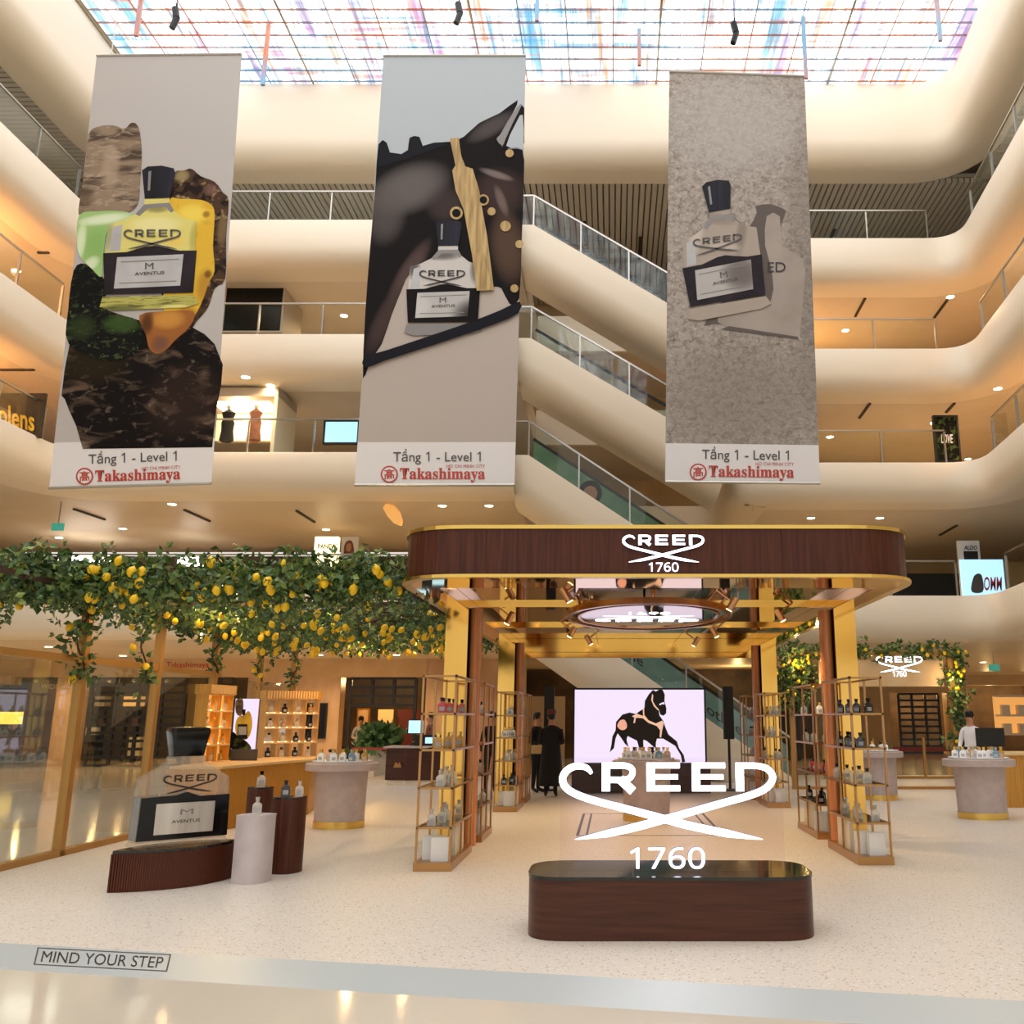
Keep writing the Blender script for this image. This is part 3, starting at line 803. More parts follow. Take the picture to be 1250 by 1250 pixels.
text_px(MB(), 'OMM', (1201, 704, 1223, 721), 25.37, .02).build('sign_lettering', 'red', t)
MB().flat([at(u, v, 25.38) for u, v in smooth_poly([(1186, 722), (1188, 705), (1194, 700), (1199, 704), (1200, 722)])]).build('printed_figure', 'inkgrey', t)
t, p, q = slabthing('shop_signboard', 'cream lit signboard above the lemon pergola reading panew', 'signboard', 382, 655, 413, 690, 27.0, 'shopglow', .2, ground=4.45)
text_px(MB(), 'PANEW', (388, 664, 411, 670), 26.97, .02).build('sign_lettering', 'ink', t)
t, p, q = slabthing('portrait_poster', 'portrait poster of a dark haired figure beside the cream signboard', 'poster', 415, 655, 438, 692, 26.95, 'white', .1, ground=4.45)
MB().flat([at(u, v, 26.92) for u, v in smooth_poly([(421, 692), (420, 668), (425, 660), (431, 664), (432, 692)])]).build('printed_figure', 'sofa', t)
MB().flat([at(u, v, 26.91) for u, v in smooth_poly([(423, 672), (423, 665), (427, 663), (429, 668), (427, 673)])]).build('printed_face', 'skin', t)
for n, (u0, v0, u1, v1) in enumerate(((70, 676, 132, 690), (216, 680, 246, 690))):
    slabthing('light_box', 'white light box of a shop on the first gallery, %s one' % ('longer', 'shorter')[n], 'light box', u0, v0, u1, v1, 29, 'lightwhite', .2, ground=4.45)
slabthing('shop_bulkhead', 'long dark shop front on the first gallery behind the canopy corner', 'shop front', 1085, 700, 1172, 727, 30, 'black', .2, ground=4.45)
slabthing('shop_bulkhead', 'beige shop wall on the first gallery at the right edge', 'shop front', 1225, 690, 1290, 730, 30, 'wallwarm', .2, ground=4.45)
slabthing('shop_bulkhead', 'brown shop wall on the first gallery above the lemon pergola', 'shop front', -40, 679, 500, 726, 31, 'shopin', .2, ground=4.45)
pl = at(481, 628, 24.5)
t = thing('amber_pendant', 'tilted amber glowing pendant hanging under the second gallery', 'pendant', pl)
MB().path([(-.12, 0, .2), (-.12, 0, 7.34 - pl.z)], .008, 4).build('cable', 'darkmetal', t, True)
MB().loft([[(x + w * math.cos(a), .1 * math.sin(a), z + w * .6 * math.sin(a)) for a in (2 * math.pi * k / 10 for k in range(10))] for x, z, w in ((-.2, .3, .05), (-.15, .2, .17), (0, 0, .2), (.12, -.2, .14), (.2, -.32, .03))]).build('shade', 'amberlit', t, True, True)
t.children[1].data.materials[0] = MATS['shopwarm']
for n, (u, v, Y) in enumerate(((70, 643, 24.2), (1214, 815, 29))):
    p = at(u, v, Y)
    t = thing('exit_sign', 'small green ceiling exit sign on the %s' % ('soffit above the lemon pergola', 'far right near the gate')[n], 'sign', p)
    MB().box(-.16, .16, 0, .05, -.1, .1).build('panel', 'exit', t, True)
    MB().box(-.01, .01, .01, .04, .1, LEVELS[1 - n][1] - p.z if n == 0 else 3.58 - p.z).build('hanger', 'steel', t, True)

# ------------------------------------------------------------------ the three hanging banners
def banner(corners, Y, label, backs, name='hanging_banner'):
    tl, tr, br, bl = [at(u, v, Y) for u, v in corners]
    t = thing(name, label, 'banner', (tl + tr + br + bl) / 4, 'hanging banners')
    def cloth(q, mat, nm, d=.012):
        a, b, c, e = q
        mb = MB(); mb.add([a, b, c, e] + [Vector((p.x, p.y + d, p.z)) for p in (a, b, c, e)], [(3, 2, 1, 0), (4, 5, 6, 7), (0, 1, 5, 4), (1, 2, 6, 5), (2, 3, 7, 6), (3, 0, 4, 7)])
        return mb.build(nm, mat, t)
    L = lambda s: tl + (bl - tl) * s
    Rr = lambda s: tr + (br - tr) * s
    for (s0, s1, m) in backs:
        cloth((L(s0), Rr(s0), Rr(s1), L(s1)), m, 'fabric_panel')
    for p, q in ((tl, tr), (bl, br)): MB().tube(p, q, .03, 8).build('batten', 'steel', t)
    for p in (tl + (tr - tl) * .1, tl + (tr - tl) * .9):
        MB().tube(p, (p.x, p.y, SZ), .012, 5).build('cable', 'steel', t)
    return t
def pr(t, Y, lay, mat, pts, smooth=0, nm='printed_shape'):
    if smooth: pts = smooth_poly(pts, smooth)
    MB().flat([at(u, v, Y - .004 * lay) for u, v in pts]).build(nm, mat, t)
def plogo(t, Y, lay, cx, cy, w, mat, slant=0.0, parts=None):
    mb = MB()
    for nm, ps in logo_polys():
        for p in ps:
            mb.flat([at(cx + x * w, cy - z * w + slant * x * w, Y - .004 * lay) for x, z in p])
    mb.build('printed_wordmark', mat, t)
def serif(w): return ''.join(chr(0x1d400 + ord(c) - 65) if c.isupper() else chr(0x1d41a + ord(c) - 97) for c in w)
def footer(t, Y, u0, v0, u1, sk):
    # floor name, red round crest and red wordmark
    w = (u1 - u0)
    U = lambda s: u0 + w * s
    text_px(MB(), 'Tầng \U0001d7e3 - Level \U0001d7e3', (U(0), v0, U(.78), v0 + 19), Y - .01, .005, sk * .78).build('printed_floor_name', 'inkgrey', t)
    cx, cy, r = U(-.035), v0 + 31 + sk * .1, 10.5
    ring = lambda rr: [(cx + rr * math.cos(a), cy + rr * math.sin(a)) for a in (2 * math.pi * k / 28 for k in range(28))]
    pr(t, Y, 3, 'red', ring(r), nm='printed_crest'); pr(t, Y, 4, 'bannerwhite', ring(r * .82), nm='printed_crest')
    text_px(MB(), '髙', (cx - 6.2, cy - 6.5, cx + 6.2, cy + 6.5), Y - .02, .02).build('printed_crest', 'red', t)
    text_px(MB(), serif('Takashimaya'), (cx + 13, v0 + 23, cx + 117, v0 + 41), Y - .01, .012, sk * .6).build('printed_store_name', 'red', t)
    text_px(MB(), 'HO CHI MINH CITY', (cx + 70, v0 + 19, cx + 117, v0 + 23), Y - .01, .0, sk * .4).build('printed_city_name', 'red', t)


def printmat(name, base, blobs, noise=None, Y=17.0):
    """ink of a printed photograph: a base colour with soft patches of other colours, (u, v, ru, rv, turn, colour, strength)"""
    m = bpy.data.materials.new(name); m.use_nodes = True
    nt = m.node_tree; L = nt.links.new; b = nt.nodes['Principled BSDF']
    b.inputs['Roughness'].default_value = .8; b.inputs['Specular IOR Level'].default_value = .2
    pos = nt.nodes.new('ShaderNodeNewGeometry').outputs['Position']
    rgb = nt.nodes.new('ShaderNodeRGB'); rgb.outputs[0].default_value = (*lin(base), 1); last = rgb.outputs[0]
    def mix(fac, col):
        mx = nt.nodes.new('ShaderNodeMix'); mx.data_type = 'RGBA'; mx.inputs[7].default_value = (*lin(col), 1)
        L(fac, mx.inputs[0]); L(last, mx.inputs[6]); return mx.outputs[2]
    if noise:
        for sc_, st, lo, hi, col, k in noise:
            mp = nt.nodes.new('ShaderNodeMapping'); mp.inputs['Scale'].default_value = st; L(pos, mp.inputs[0])
            n = nt.nodes.new('ShaderNodeTexNoise'); n.inputs['Scale'].default_value = sc_; n.inputs['Detail'].default_value = 8; n.inputs['Distortion'].default_value = .7
            L(mp.outputs[0], n.inputs['Vector'])
            r = nt.nodes.new('ShaderNodeMapRange'); r.inputs[1].default_value = lo; r.inputs[2].default_value = hi; r.inputs[4].default_value = k
            L(n.outputs['Fac'], r.inputs[0]); last = mix(r.outputs[0], col)
    for u, v, ru, rv, rot, col, k in blobs:
        c = at(u, v, Y); px = (at(u + 1, v, Y) - c).x
        d = nt.nodes.new('ShaderNodeVectorMath'); d.operation = 'SUBTRACT'; d.inputs[1].default_value = c; L(pos, d.inputs[0])
        a = R(rot); out = []
        for ax, r_ in (((math.cos(a), 0, math.sin(a)), ru), ((-math.sin(a), 0, math.cos(a)), rv)):
            q = nt.nodes.new('ShaderNodeVectorMath'); q.operation = 'DOT_PRODUCT'; q.inputs[1].default_value = [x / (r_ * px) for x in ax]; L(d.outputs[0], q.inputs[0])
            p2 = nt.nodes.new('ShaderNodeMath'); p2.operation = 'MULTIPLY'; L(q.outputs['Value'], p2.inputs[0]); L(q.outputs['Value'], p2.inputs[1]); out.append(p2.outputs[0])
        ad = nt.nodes.new('ShaderNodeMath'); ad.operation = 'ADD'; L(out[0], ad.inputs[0]); L(out[1], ad.inputs[1])
        r = nt.nodes.new('ShaderNodeMapRange'); r.interpolation_type = 'SMOOTHSTEP'
        r.inputs[1].default_value = 0; r.inputs[2].default_value = 1; r.inputs[3].default_value = k; r.inputs[4].default_value = 0
        L(ad.outputs[0], r.inputs[0]); last = mix(r.outputs[0], col)
    L(last, b.inputs['Base Color']); MATS[name] = m
printmat('p_horse', '120d0d', [(500, 230, 60, 38, 25, '6b6462', .85), (470, 260, 30, 50, 0, '5d5654', .7), (500, 330, 14, 55, -28, '5b4845', .8), (470, 390, 16, 60, -22, '4a3a36', .8),
    (600, 155, 40, 14, 35, '5a5250', .7), (610, 235, 40, 40, 0, '3f2f2b', .9), (620, 300, 26, 60, 8, '5c4638', .8), (606, 213, 26, 6, -20, '8a7c78', .7), (612, 245, 7, 26, 20, '80706a', .6), (545, 250, 30, 30, 0, '4a3d3b', .6)])
printmat('p_stone', '0c0503', [(110, 440, 60, 40, 0, '2a2008', .7), (225, 490, 60, 60, 0, '3a2820', .5)],
    [(1.6, (1, 1, 2.2), .53, .72, '6b5746', .85), (4.0, (1, 1, 1.5), .58, .74, '8a7766', .7)])
printmat('p_moss', '080a05', [(110, 350, 30, 30, 0, '030302', .7), (150, 395, 30, 16, 0, '3f5a26', .7), (100, 400, 22, 20, 0, '33431f', .6)], [(5.0, (1, 1, 1.6), .54, .74, '4d5a34', .8), (9.0, (1, 1, 1.4), .62, .76, '8f9a72', .7)])
printmat('p_lime', '9dc078', [(118, 300, 22, 34, 0, '86b060', .8), (128, 268, 40, 9, 8, 'dfe9c8', .9), (99, 296, 8, 34, 0, 'd8e6bd', .9), (112, 322, 10, 14, -40, 'dfe9c8', .8)])
printmat('p_rock', '8f7b66', [(135, 205, 14, 40, 5, 'b09a82', .6), (105, 240, 14, 20, 0, '5a4838', .7)], [(1.3, (.8, 1, 3.2), .46, .62, '43342a', .9), (3.5, (1, 1, 2.6), .52, .66, 'b8a48e', .6)])
printmat('p_pine', 'dcb23a', [(235, 262, 24, 18, 0, 'f0d75c', .8), (250, 350, 14, 30, 0, 'a8722a', .7), (252, 262, 6, 6, 0, '8a5620', .8), (254, 335, 6, 7, 0, '5c3818', .8), (228, 385, 18, 14, 0, 'a06428', .8)], [(3.0, (1, 1, 1), .55, .72, 'b98228', .6)])
printmat('p_crust', '4a3424', [(222, 215, 12, 10, 0, 'a9966a', .7), (258, 232, 12, 10, 0, '7d5a50', .7), (272, 280, 8, 30, 0, '8d7552', .6)], [(4.5, (1, 1, 1), .48, .6, '150d0a', .9), (5.5, (1, 1, 1), .58, .7, 'b39a6c', .7)])
printmat('p_pinelow', '9a602e', [(205, 390, 26, 16, 0, 'cf9442', .8), (196, 420, 14, 14, 0, '6a4a40', .8), (180, 395, 10, 20, 0, '3a2014', .8)])
printmat('p_yellow', 'd9cf78', [(190, 275, 40, 14, 0, 'e6dfa0', .8), (132, 290, 10, 26, 0, '8f9a7a', .8), (238, 290, 8, 26, 0, 'a89a4c', .7), (192, 255, 20, 8, 0, '6a6244', .7), (215, 295, 14, 10, 0, 'eec35a', .6)])
printmat('p_clear', 'c9c4be', [(505, 325, 10, 22, 0, '4d4846', .9), (580, 330, 8, 22, 0, '6a6462', .8), (540, 312, 30, 9, 0, '3a3534', .8)])
printmat('p_label2', 'b9b7b5', [(580, 385, 34, 26, 0, '2a2322', .95), (510, 375, 20, 20, 0, 'd2d0ce', .6)])
printmat('p_foot1', 'b5b05e', [(150, 378, 30, 8, 0, '5a5c34', .8), (215, 376, 24, 6, 0, 'e6df8c', .8)], [(4.0, (.6, 1, 5), .5, .62, '2e2c18', .7)])
printmat('p_glass3', 'a89c90', [(850, 285, 10, 40, -9, 'c6bcb0', .8), (905, 285, 8, 40, -9, '7d736a', .7), (875, 268, 30, 10, -9, '847a70', .7), (880, 300, 30, 8, -9, 'cabfb2', .6)], None, 17.4)
printmat('p_label3', 'b4b0ac', [(905, 335, 30, 30, 0, '5f5652', .85)], None, 17.4)
printmat('p_sand', 'a59c93', [(900, 150, 110, 90, 0, 'b4aea8', .6), (900, 480, 130, 90, 0, '857b71', .55), (990, 330, 40, 260, 0, '7d736a', .5)],
    [(7.0, (1, 1, 1.2), .44, .62, '7f756b', .75), (15.0, (1, 1, 1.2), .52, .66, 'c4bab0', .6), (11.0, (1, 1, 1), .58, .7, '50473f', .6)], 17.4)
Y1 = 17.0
b1 = banner(((118, 68), (295, 66), (258, 590), (60, 596)), Y1, 'tall hanging banner showing a perfume bottle among rock, lime and pineapple', ((0, .905, 'banner'), (.905, 1, 'bannerwhite')))
pr(b1, Y1, 1, 'p_stone', [(88, 405), (110, 372), (150, 385), (200, 400), (232, 398), (250, 408), (262, 420), (272, 445), (270, 470), (264, 500), (259, 546), (101, 548), (93, 520), (84, 500), (79, 487), (75, 483), (79, 450)], 0)
pr(b1, Y1, 2, 'p_rock', [(108, 165), (118, 155), (138, 153), (152, 157), (160, 150), (168, 153), (172, 170), (173, 195), (171, 225), (168, 250), (150, 262), (110, 264), (96, 262), (99, 235), (104, 200)], 3)
pr(b1, Y1, 2.4, 'p_crust', [(212, 212), (225, 208), (234, 206), (245, 215), (262, 222), (272, 235), (279, 245), (276, 290), (275, 340), (262, 352), (254, 375), (240, 392), (232, 402), (205, 410), (196, 330), (200, 250)], 3)
pr(b1, Y1, 3, 'p_pine', [(206, 246), (220, 243), (245, 244), (258, 250), (262, 262), (260, 300), (262, 330), (255, 345), (248, 365), (238, 385), (228, 395), (200, 392), (204, 300)], 3)
pr(b1, Y1, 3.5, 'p_pinelow', [(170, 385), (200, 380), (236, 380), (232, 398), (214, 415), (204, 426), (192, 432), (182, 425), (178, 408)], 3)
pr(b1, Y1, 3.8, 'p_moss', [(90, 330), (104, 322), (122, 335), (128, 345), (132, 380), (162, 388), (172, 402), (168, 430), (130, 440), (84, 420), (83, 380)], 3)
pr(b1, Y1, 4, 'p_lime', [(97, 262), (120, 258), (150, 258), (164, 264), (150, 275), (132, 280), (126, 312), (124, 338), (112, 328), (97, 312), (94, 290)], 3)
def pbottle(t, Y, q, mats):
    """printed flask: q maps flask coordinates (0..1 across, 0..1 down) to photo pixels"""
    cap, sh, liq, lab, foot = mats
    P = lambda pts: [q(x, y) for x, y in pts]
    pr(t, Y, 6, sh, P([(.44, .185), (.70, .185), (.70, .255), (.75, .31), (.85, .36), (.99, .385), (.985, .60), (.02, .60), (.05, .40), (.2, .375), (.34, .33), (.43, .265)]), nm='printed_flask_shoulder')
    pr(t, Y, 6.4, 'labeldk', P([(.34, .33), (.43, .265), (.70, .255), (.75, .31), (.72, .325), (.66, .285), (.48, .29), (.38, .345)]), nm='printed_flask_edge')
    pr(t, Y, 6.5, 'labelgrey', P([(.10, .42), (.2, .40), (.18, .58), (.06, .585)]), nm='printed_highlight')
    pr(t, Y, 8.5, 'labeldk', P([(.47, .04), (.5, .035), (.49, .17), (.465, .17)]), nm='printed_highlight')
    pr(t, Y, 7, liq, P([(.0, .595), (.25, .59), (.45, .555), (.55, .55), (.66, .565), (.82, .585), (1.0, .585), (.97, .875), (.02, .88)]), nm='printed_flask_body')
    pr(t, Y, 7.3, foot, P([(.0, .895), (.97, .89), (1.03, .95), (.9, .975), (.1, .99), (-.03, .965)]), nm='printed_flask_foot')
    pr(t, Y, 8, lab, P([(.15, .625), (.86, .61), (.83, .825), (.12, .84)]), nm='printed_label')
    pr(t, Y, 9, 'labeldk', P([(.19, .655), (.815, .64), (.815, .646), (.19, .661)]), nm='printed_label_line')
    pr(t, Y, 9, 'labeldk', P([(.175, .80), (.79, .79), (.79, .796), (.175, .806)]), nm='printed_label_line')
    pr(t, Y, 8, cap, P([(.40, .03), (.46, .005), (.61, .0), (.74, .02), (.755, .05), (.705, .222), (.435, .226)]), nm='printed_flask_cap')
    text_into(MB(), 'AVENTUS', lambda s, w: at(*q(.34 + .32 * s, .752 - .008 * s - .022 * w), Y - .04), .02).build('printed_label_name', 'inkgrey', t)
    text_into(MB(), 'M', lambda s, w: at(*q(.45 + .09 * s, .71 - .045 * w), Y - .04), .0).build('printed_emblem', 'inkgrey', t)
pbottle(b1, Y1, lambda x, y: (126 + 114 * x - 3 * (y - .6), 203 + 178 * y - 1.5 * x), ('capblk', 'p_yellow', 'liquid', 'labelgrey', 'p_foot1'))
plogo(b1, Y1, 10, 186, 289, 70, 'inkgrey')
footer(b1, Y1, 108, 551, 246, -5)

b2 = banner(((468, 68), (642, 68), (628, 592), (433, 592)), Y1, 'tall hanging banner showing a dark horse head and perfume bottle', ((0, .34, 'bannerblue'), (.34, .91, 'bannerwarm'), (.91, 1, 'bannerwhite')))
pr(b2, Y1, 1, 'p_horse', [(462, 176), (472, 174), (476, 186), (490, 188), (498, 183), (500, 168), (512, 167), (516, 178), (530, 174), (549, 173), (566, 167), (585, 150), (610, 138), (632, 122), (626, 138), (613, 160), (612, 178), (624, 182), (634, 182), (640, 196), (637, 290), (634, 364), (622, 371), (612, 352), (600, 350), (560, 345), (520, 330), (500, 335), (492, 350), (478, 385), (466, 420), (452, 440), (443, 462), (446, 380), (452, 300), (458, 230)], 2)
pr(b2, Y1, 2.3, 'mane', [(462, 176), (472, 174), (476, 186), (490, 188), (498, 183), (500, 168), (512, 167), (516, 178), (530, 174), (548, 176), (520, 186), (490, 196), (461, 205)], 0)
pr(b2, Y1, 3, 'labeldk', [(610, 165), (616, 155), (631, 131), (637, 128), (626, 150), (617, 170), (613, 178), (606, 170)], 2)
pr(b2, Y1, 2.6, 'horsedark', [(612, 182), (622, 158), (637, 128), (640, 132), (640, 175), (628, 180)], 0)
pr(b2, Y1, 3.4, 'bannerblue', [(618, 178), (630, 150), (638, 140), (639, 180), (632, 180)], 2)
pr(b2, Y1, 5, 'strapgold', [(549, 169), (560, 168), (563, 190), (568, 203), (577, 206), (585, 232), (587, 246), (595, 290), (603, 354), (582, 355), (576, 310), (566, 256), (556, 232), (552, 208), (556, 202)], 0, 'printed_bridle')
for (x, y, r, m) in ((557, 260, 8, 'strapgold'), (590, 244, 7, 'strapgold'), (617, 276, 6.5, 'strapgold'), (622, 187, 5, 'strapgold'), (634, 298, 5, 'strapgold'), (600, 258, 5, 'strapgold'), (628, 352, 5, 'strapgold')):
    pr(b2, Y1, 6, m, [(x + r * math.cos(a), y + r * math.sin(a)) for a in (2 * math.pi * k / 14 for k in range(14))], nm='printed_stud')
for (x, y, r) in ((557, 260, 5.2), (590, 244, 4.6)):
    pr(b2, Y1, 7, 'horsedark', [(x + r * math.cos(a), y + r * math.sin(a)) for a in (2 * math.pi * k / 14 for k in range(14))], nm='printed_ring')
pbottle(b2, Y1, lambda x, y: (496 + 90 * x, 268 + 143 * y), ('capblk', 'p_clear', 'horsedark', 'p_label2', 'labeldk'))
plogo(b2, Y1, 10, 540, 337, 56, 'ink')
pr(b2, Y1, 14, 'mane', [(444, 436), (470, 428), (560, 398), (610, 379), (634, 368), (633, 382), (600, 397), (520, 424), (470, 440), (446, 449)], 2, 'printed_riding_crop')
pr(b2, Y1, 15, 'strapgold', [(576, 310), (588, 306), (603, 354), (582, 355)], 0, 'printed_bridle')
footer(b2, Y1, 480, 548, 617, 0)

Y3 = 17.4
b3 = banner(((817, 87), (982, 93), (1001, 590), (812, 588)), Y3, 'tall hanging banner showing a perfume bottle lying on grey sand', ((0, .915, 'p_sand'), (.915, 1, 'bannerwhite')))
pr(b3, Y3, 1, 'sandshade', [(874, 228), (886, 238), (893, 262), (905, 272), (912, 280), (924, 260), (922, 252), (940, 249), (958, 256), (958, 262), (950, 290), (945, 360), (940, 390), (870, 396), (862, 392), (900, 330)], 2)
pr(b3, Y3, 2, 'sandpale', [(936, 264), (952, 264), (955, 300), (980, 316), (982, 348), (976, 410), (974, 414), (890, 400), (876, 388), (895, 382), (940, 372), (942, 330), (934, 300)], 2)
pr(b3, Y3, 3, 'sandshade', [(890, 398), (974, 411), (975, 414), (880, 402)], 0)
mb = MB(); text_px(mb, 'ED', (937, 320, 959, 332), Y3 - .02, .0); mb.build('printed_wordmark', 'ink', b3)
th = R(-9)
def q3(x, y):
    X, Yy = (x - .5) * 98, (y - .5) * 168
    return (881 + X * math.cos(th) - Yy * math.sin(th) * 1.0 - 2, 304 + X * math.sin(th) + Yy * math.cos(th))
pbottle(b3, Y3, q3, ('capblk', 'p_glass3', 'liquid', 'p_label3', 'p_glass3'))
plogo(b3, Y3, 10, 876, 296, 60, 'inkgrey', -.12)
footer(b3, Y3, 857, 545, 993, 2)

# ------------------------------------------------------------------ the wooden canopy on four gold columns
CXA, CXB, CYA, CYB = -2.27, 3.22, 9.3, 21.0
can = thing('display_canopy', 'large walnut and brass canopy on four gold columns', 'canopy', (.47, 15.1, 0))
ring = lambda i, r: round_poly([(CXA + i, CYA + i), (CXB - i, CYA + i), (CXB - i, CYB - i), (CXA + i, CYB - i)], r, 8)
def ringband(p_out, p_in, z0, z1):
    n = len(p_out); mb = MB()
    vs = [(x, y, z0) for x, y in p_out] + [(x, y, z1) for x, y in p_out] + [(x, y, z0) for x, y in p_in] + [(x, y, z1) for x, y in p_in]
    for i in range(n):
        j = (i + 1) % n
        mb.f += [(i, j, n + j, n + i), (2 * n + j, 2 * n + i, 3 * n + i, 3 * n + j), (n + i, n + j, 3 * n + j, 3 * n + i), (j, i, 2 * n + i, 2 * n + j)]
    mb.v = vs; mb.mi = [0] * len(mb.f)
    return mb
outer = ring(0, .75)
# veneer panels of the fascia
def dens(p, step):
    out = []
    for i in range(len(p)):
        a, b = Vector(p[i]), Vector(p[(i + 1) % len(p)]); n = max(1, math.ceil((b - a).length / step))
        out += [a + (b - a) * k / n for k in range(n)]
    return out
D = dens(outer, .105); N = len(D); per = 6
for s0 in range(0, N, per):
    idx = [(s0 + k) % N for k in range(min(per, N - s0) + 1)]
    mb = MB(); m = len(idx); g = .0012
    P = [D[i] for i in idx]
    d0 = (P[1] - P[0]).normalized() * g; d1 = (P[-1] - P[-2]).normalized() * g
    P[0] = P[0] + d0; P[-1] = P[-1] - d1
    nr = [(P[min(k + 1, m - 1)] - P[max(k - 1, 0)]).normalized() for k in range(m)]
    I = [p + Vector((-t.y, t.x)) * .03 for p, t in zip(P, nr)]
    for z in (3.0, 3.48): mb.v += [(p.x, p.y, z) for p in P]
    for z in (3.0, 3.48): mb.v += [(p.x, p.y, z) for p in I]
    for k in range(m - 1): mb.f += [(k, k + 1, m + k + 1, m + k), (2 * m + k + 1, 2 * m + k, 3 * m + k, 3 * m + k + 1)]
    mb.f += [(0, m, 3 * m, 2 * m), (m - 1, 3 * m - 1, 4 * m - 1, 2 * m - 1)]
    mb.mi = [0] * len(mb.f)
    mb.build('veneer_panel', 'walnut', can)
ringband(ring(.03, .73), ring(.06, .7), 2.99, 3.49).build('fascia_core', 'darkmetal', can)
ringband(ring(-.02, .77), ring(.1, .68), 3.48, 3.52).build('top_trim', 'goldtrim', can)
ringband(ring(-.04, .78), ring(.06, .7), 2.965, 3.0).build('bottom_trim', 'goldtrim', can)
IX0, IX1, IY0, IY1 = CXA + .34, CXB - .30, 10.06, 20.2
# gold soffit plates round the opening
MB().prism([(x, y) for x, y in ring(.05, .7) if y < IY0] + [(CXB - .05, IY0), (CXA + .05, IY0)], 2.966, 2.975).build('soffit_plate', 'goldmirror', can)
MB().box(CXA + .05, IX0, IY0, IY1, 2.966, 2.975).build('soffit_plate', 'goldmirror', can)
MB().box(IX1, CXB - .05, IY0, IY1, 2.966, 2.975).build('soffit_plate', 'goldmirror', can)
MB().box(CXA + .05, CXB - .05, IY1, IY1 + .08, 2.85, 3.14).build('rear_beam', 'gold', can)
MB().prism([(x, y) for x, y in ring(.05, .7) if y > IY1] + [(CXA + .05, IY1), (CXB - .05, IY1)], 2.966, 2.975).build('soffit_plate', 'goldmirror', can)
MB().box(IX0 - .02, IX0, IY0, IY1, 2.97, 3.14).build('inner_cheek', 'gold', can)
MB().box(IX1, IX1 + .02, IY0, IY1, 2.97, 3.14).build('inner_cheek', 'gold', can)
MB().box(IX0, IX1, IY0 - .02, IY0, 2.97, 3.14).build('inner_cheek', 'gold', can)
for i in range(3):
    for j in range(4):
        x0 = IX0 + (IX1 - IX0) * i / 3; x1 = IX0 + (IX1 - IX0) * (i + 1) / 3; y0 = IY0 + (IY1 - IY0) * j / 4; y1 = IY0 + (IY1 - IY0) * (j + 1) / 4
        MB().box(x0 + .004, x1 - .004, y0 + .004, y1 - .004, 3.12, 3.14).build('mirror_panel', 'mirror', can)
for y in (12.75, 15.7): MB().box(IX0, IX1, y - .05, y + .05, 3.07, 3.12).build('cross_beam', 'gold', can)
for x, s in ((IX0, 1), (IX1, -1)):
    MB().box(min(x, x + s * .45), max(x, x + s * .45), IY0, IY1, 3.0, 3.02).build('soffit_shelf', 'gold', can) if False else None
# columns: gold panel on the outside, rounded timber post on the inside
def halfpost(cx, cy, rx, ry, n=12): return [(cx + rx * math.cos(2 * math.pi * k / n), cy + ry * math.sin(2 * math.pi * k / n)) for k in range(n)]
COLS = [(-2.17, -1.88, -1.80, 12.05), (3.22, 2.94, 2.86, 12.3), (-2.17, -1.86, -1.78, 17.65), (3.22, 2.92, 2.84, 18.3)]
for xa, xb, xp, y in COLS:
    MB().box(min(xa, xb), max(xa, xb), y - .2, y + .2, .0, 2.966).build('gold_column', 'gold', can)
    MB().prism(halfpost(xp, y - .02, .085, .12), .0, 2.966).build('timber_post', 'post', can, smooth=True)
    MB().box(min(xa, xb) - .02, max(xa, xb) + .02, y - .22, y + .22, 0, .04).build('column_foot', 'white', can)
# hanging oval with the wordmark on its underside
OV = Vector((.5, 12.75, 2.94))
ov = thing('oval_light_ring', 'oval mirrored ring with glowing wordmark hanging inside the canopy', 'light ring', OV)
RXo, RYo = 1.15, 1.75
ell = lambda r, n=40: [(RXo * r * math.cos(2 * math.pi * k / n), RYo * r * math.sin(2 * math.pi * k / n)) for k in range(n)]
for r0, r1, z0, z1 in ((1.0, .95, -.03, .05), (.86, .83, -.02, .03)):
    a, b = ell(r0), ell(r1); n = 40; mb = MB()
    mb.v = [(x, y, z0) for x, y in a] + [(x, y, z1) for x, y in a] + [(x, y, z0) for x, y in b] + [(x, y, z1) for x, y in b]
    for i in range(n):
        j = (i + 1) % n
        mb.f += [(i, j, n + j, n + i), (2 * n + j, 2 * n + i, 3 * n + i, 3 * n + j), (n + i, n + j, 3 * n + j, 3 * n + i), (j, i, 2 * n + i, 2 * n + j)]
    mb.mi = [0] * len(mb.f); mb.build('hoop', 'rose', ov, True, True)
MB().prism(ell(.83), .0, .015).build('mirror_disc', 'mirror', ov, True)
mb = logo_mesh(lambda x, z: (x * 1.5, .35 + z * 2.2, -.004))
mb.build('glowing_wordmark', 'signwhite', ov, True)
text_into(MB(), '1760', lambda s, t: (-.28 + .56 * s, -.55 + .25 * t, -.004)).build('glowing_year', 'signwhite', ov, True)
for x, y in ((-.9, -.8), (.9, -.8), (-.9, .8), (.9, .8), (0, -1.5), (0, 1.5)):
    MB().tube((x, y, .03), (x * 1.1, y * 1.06, .18), .02, 6).build('hanger', 'rose', ov, True)
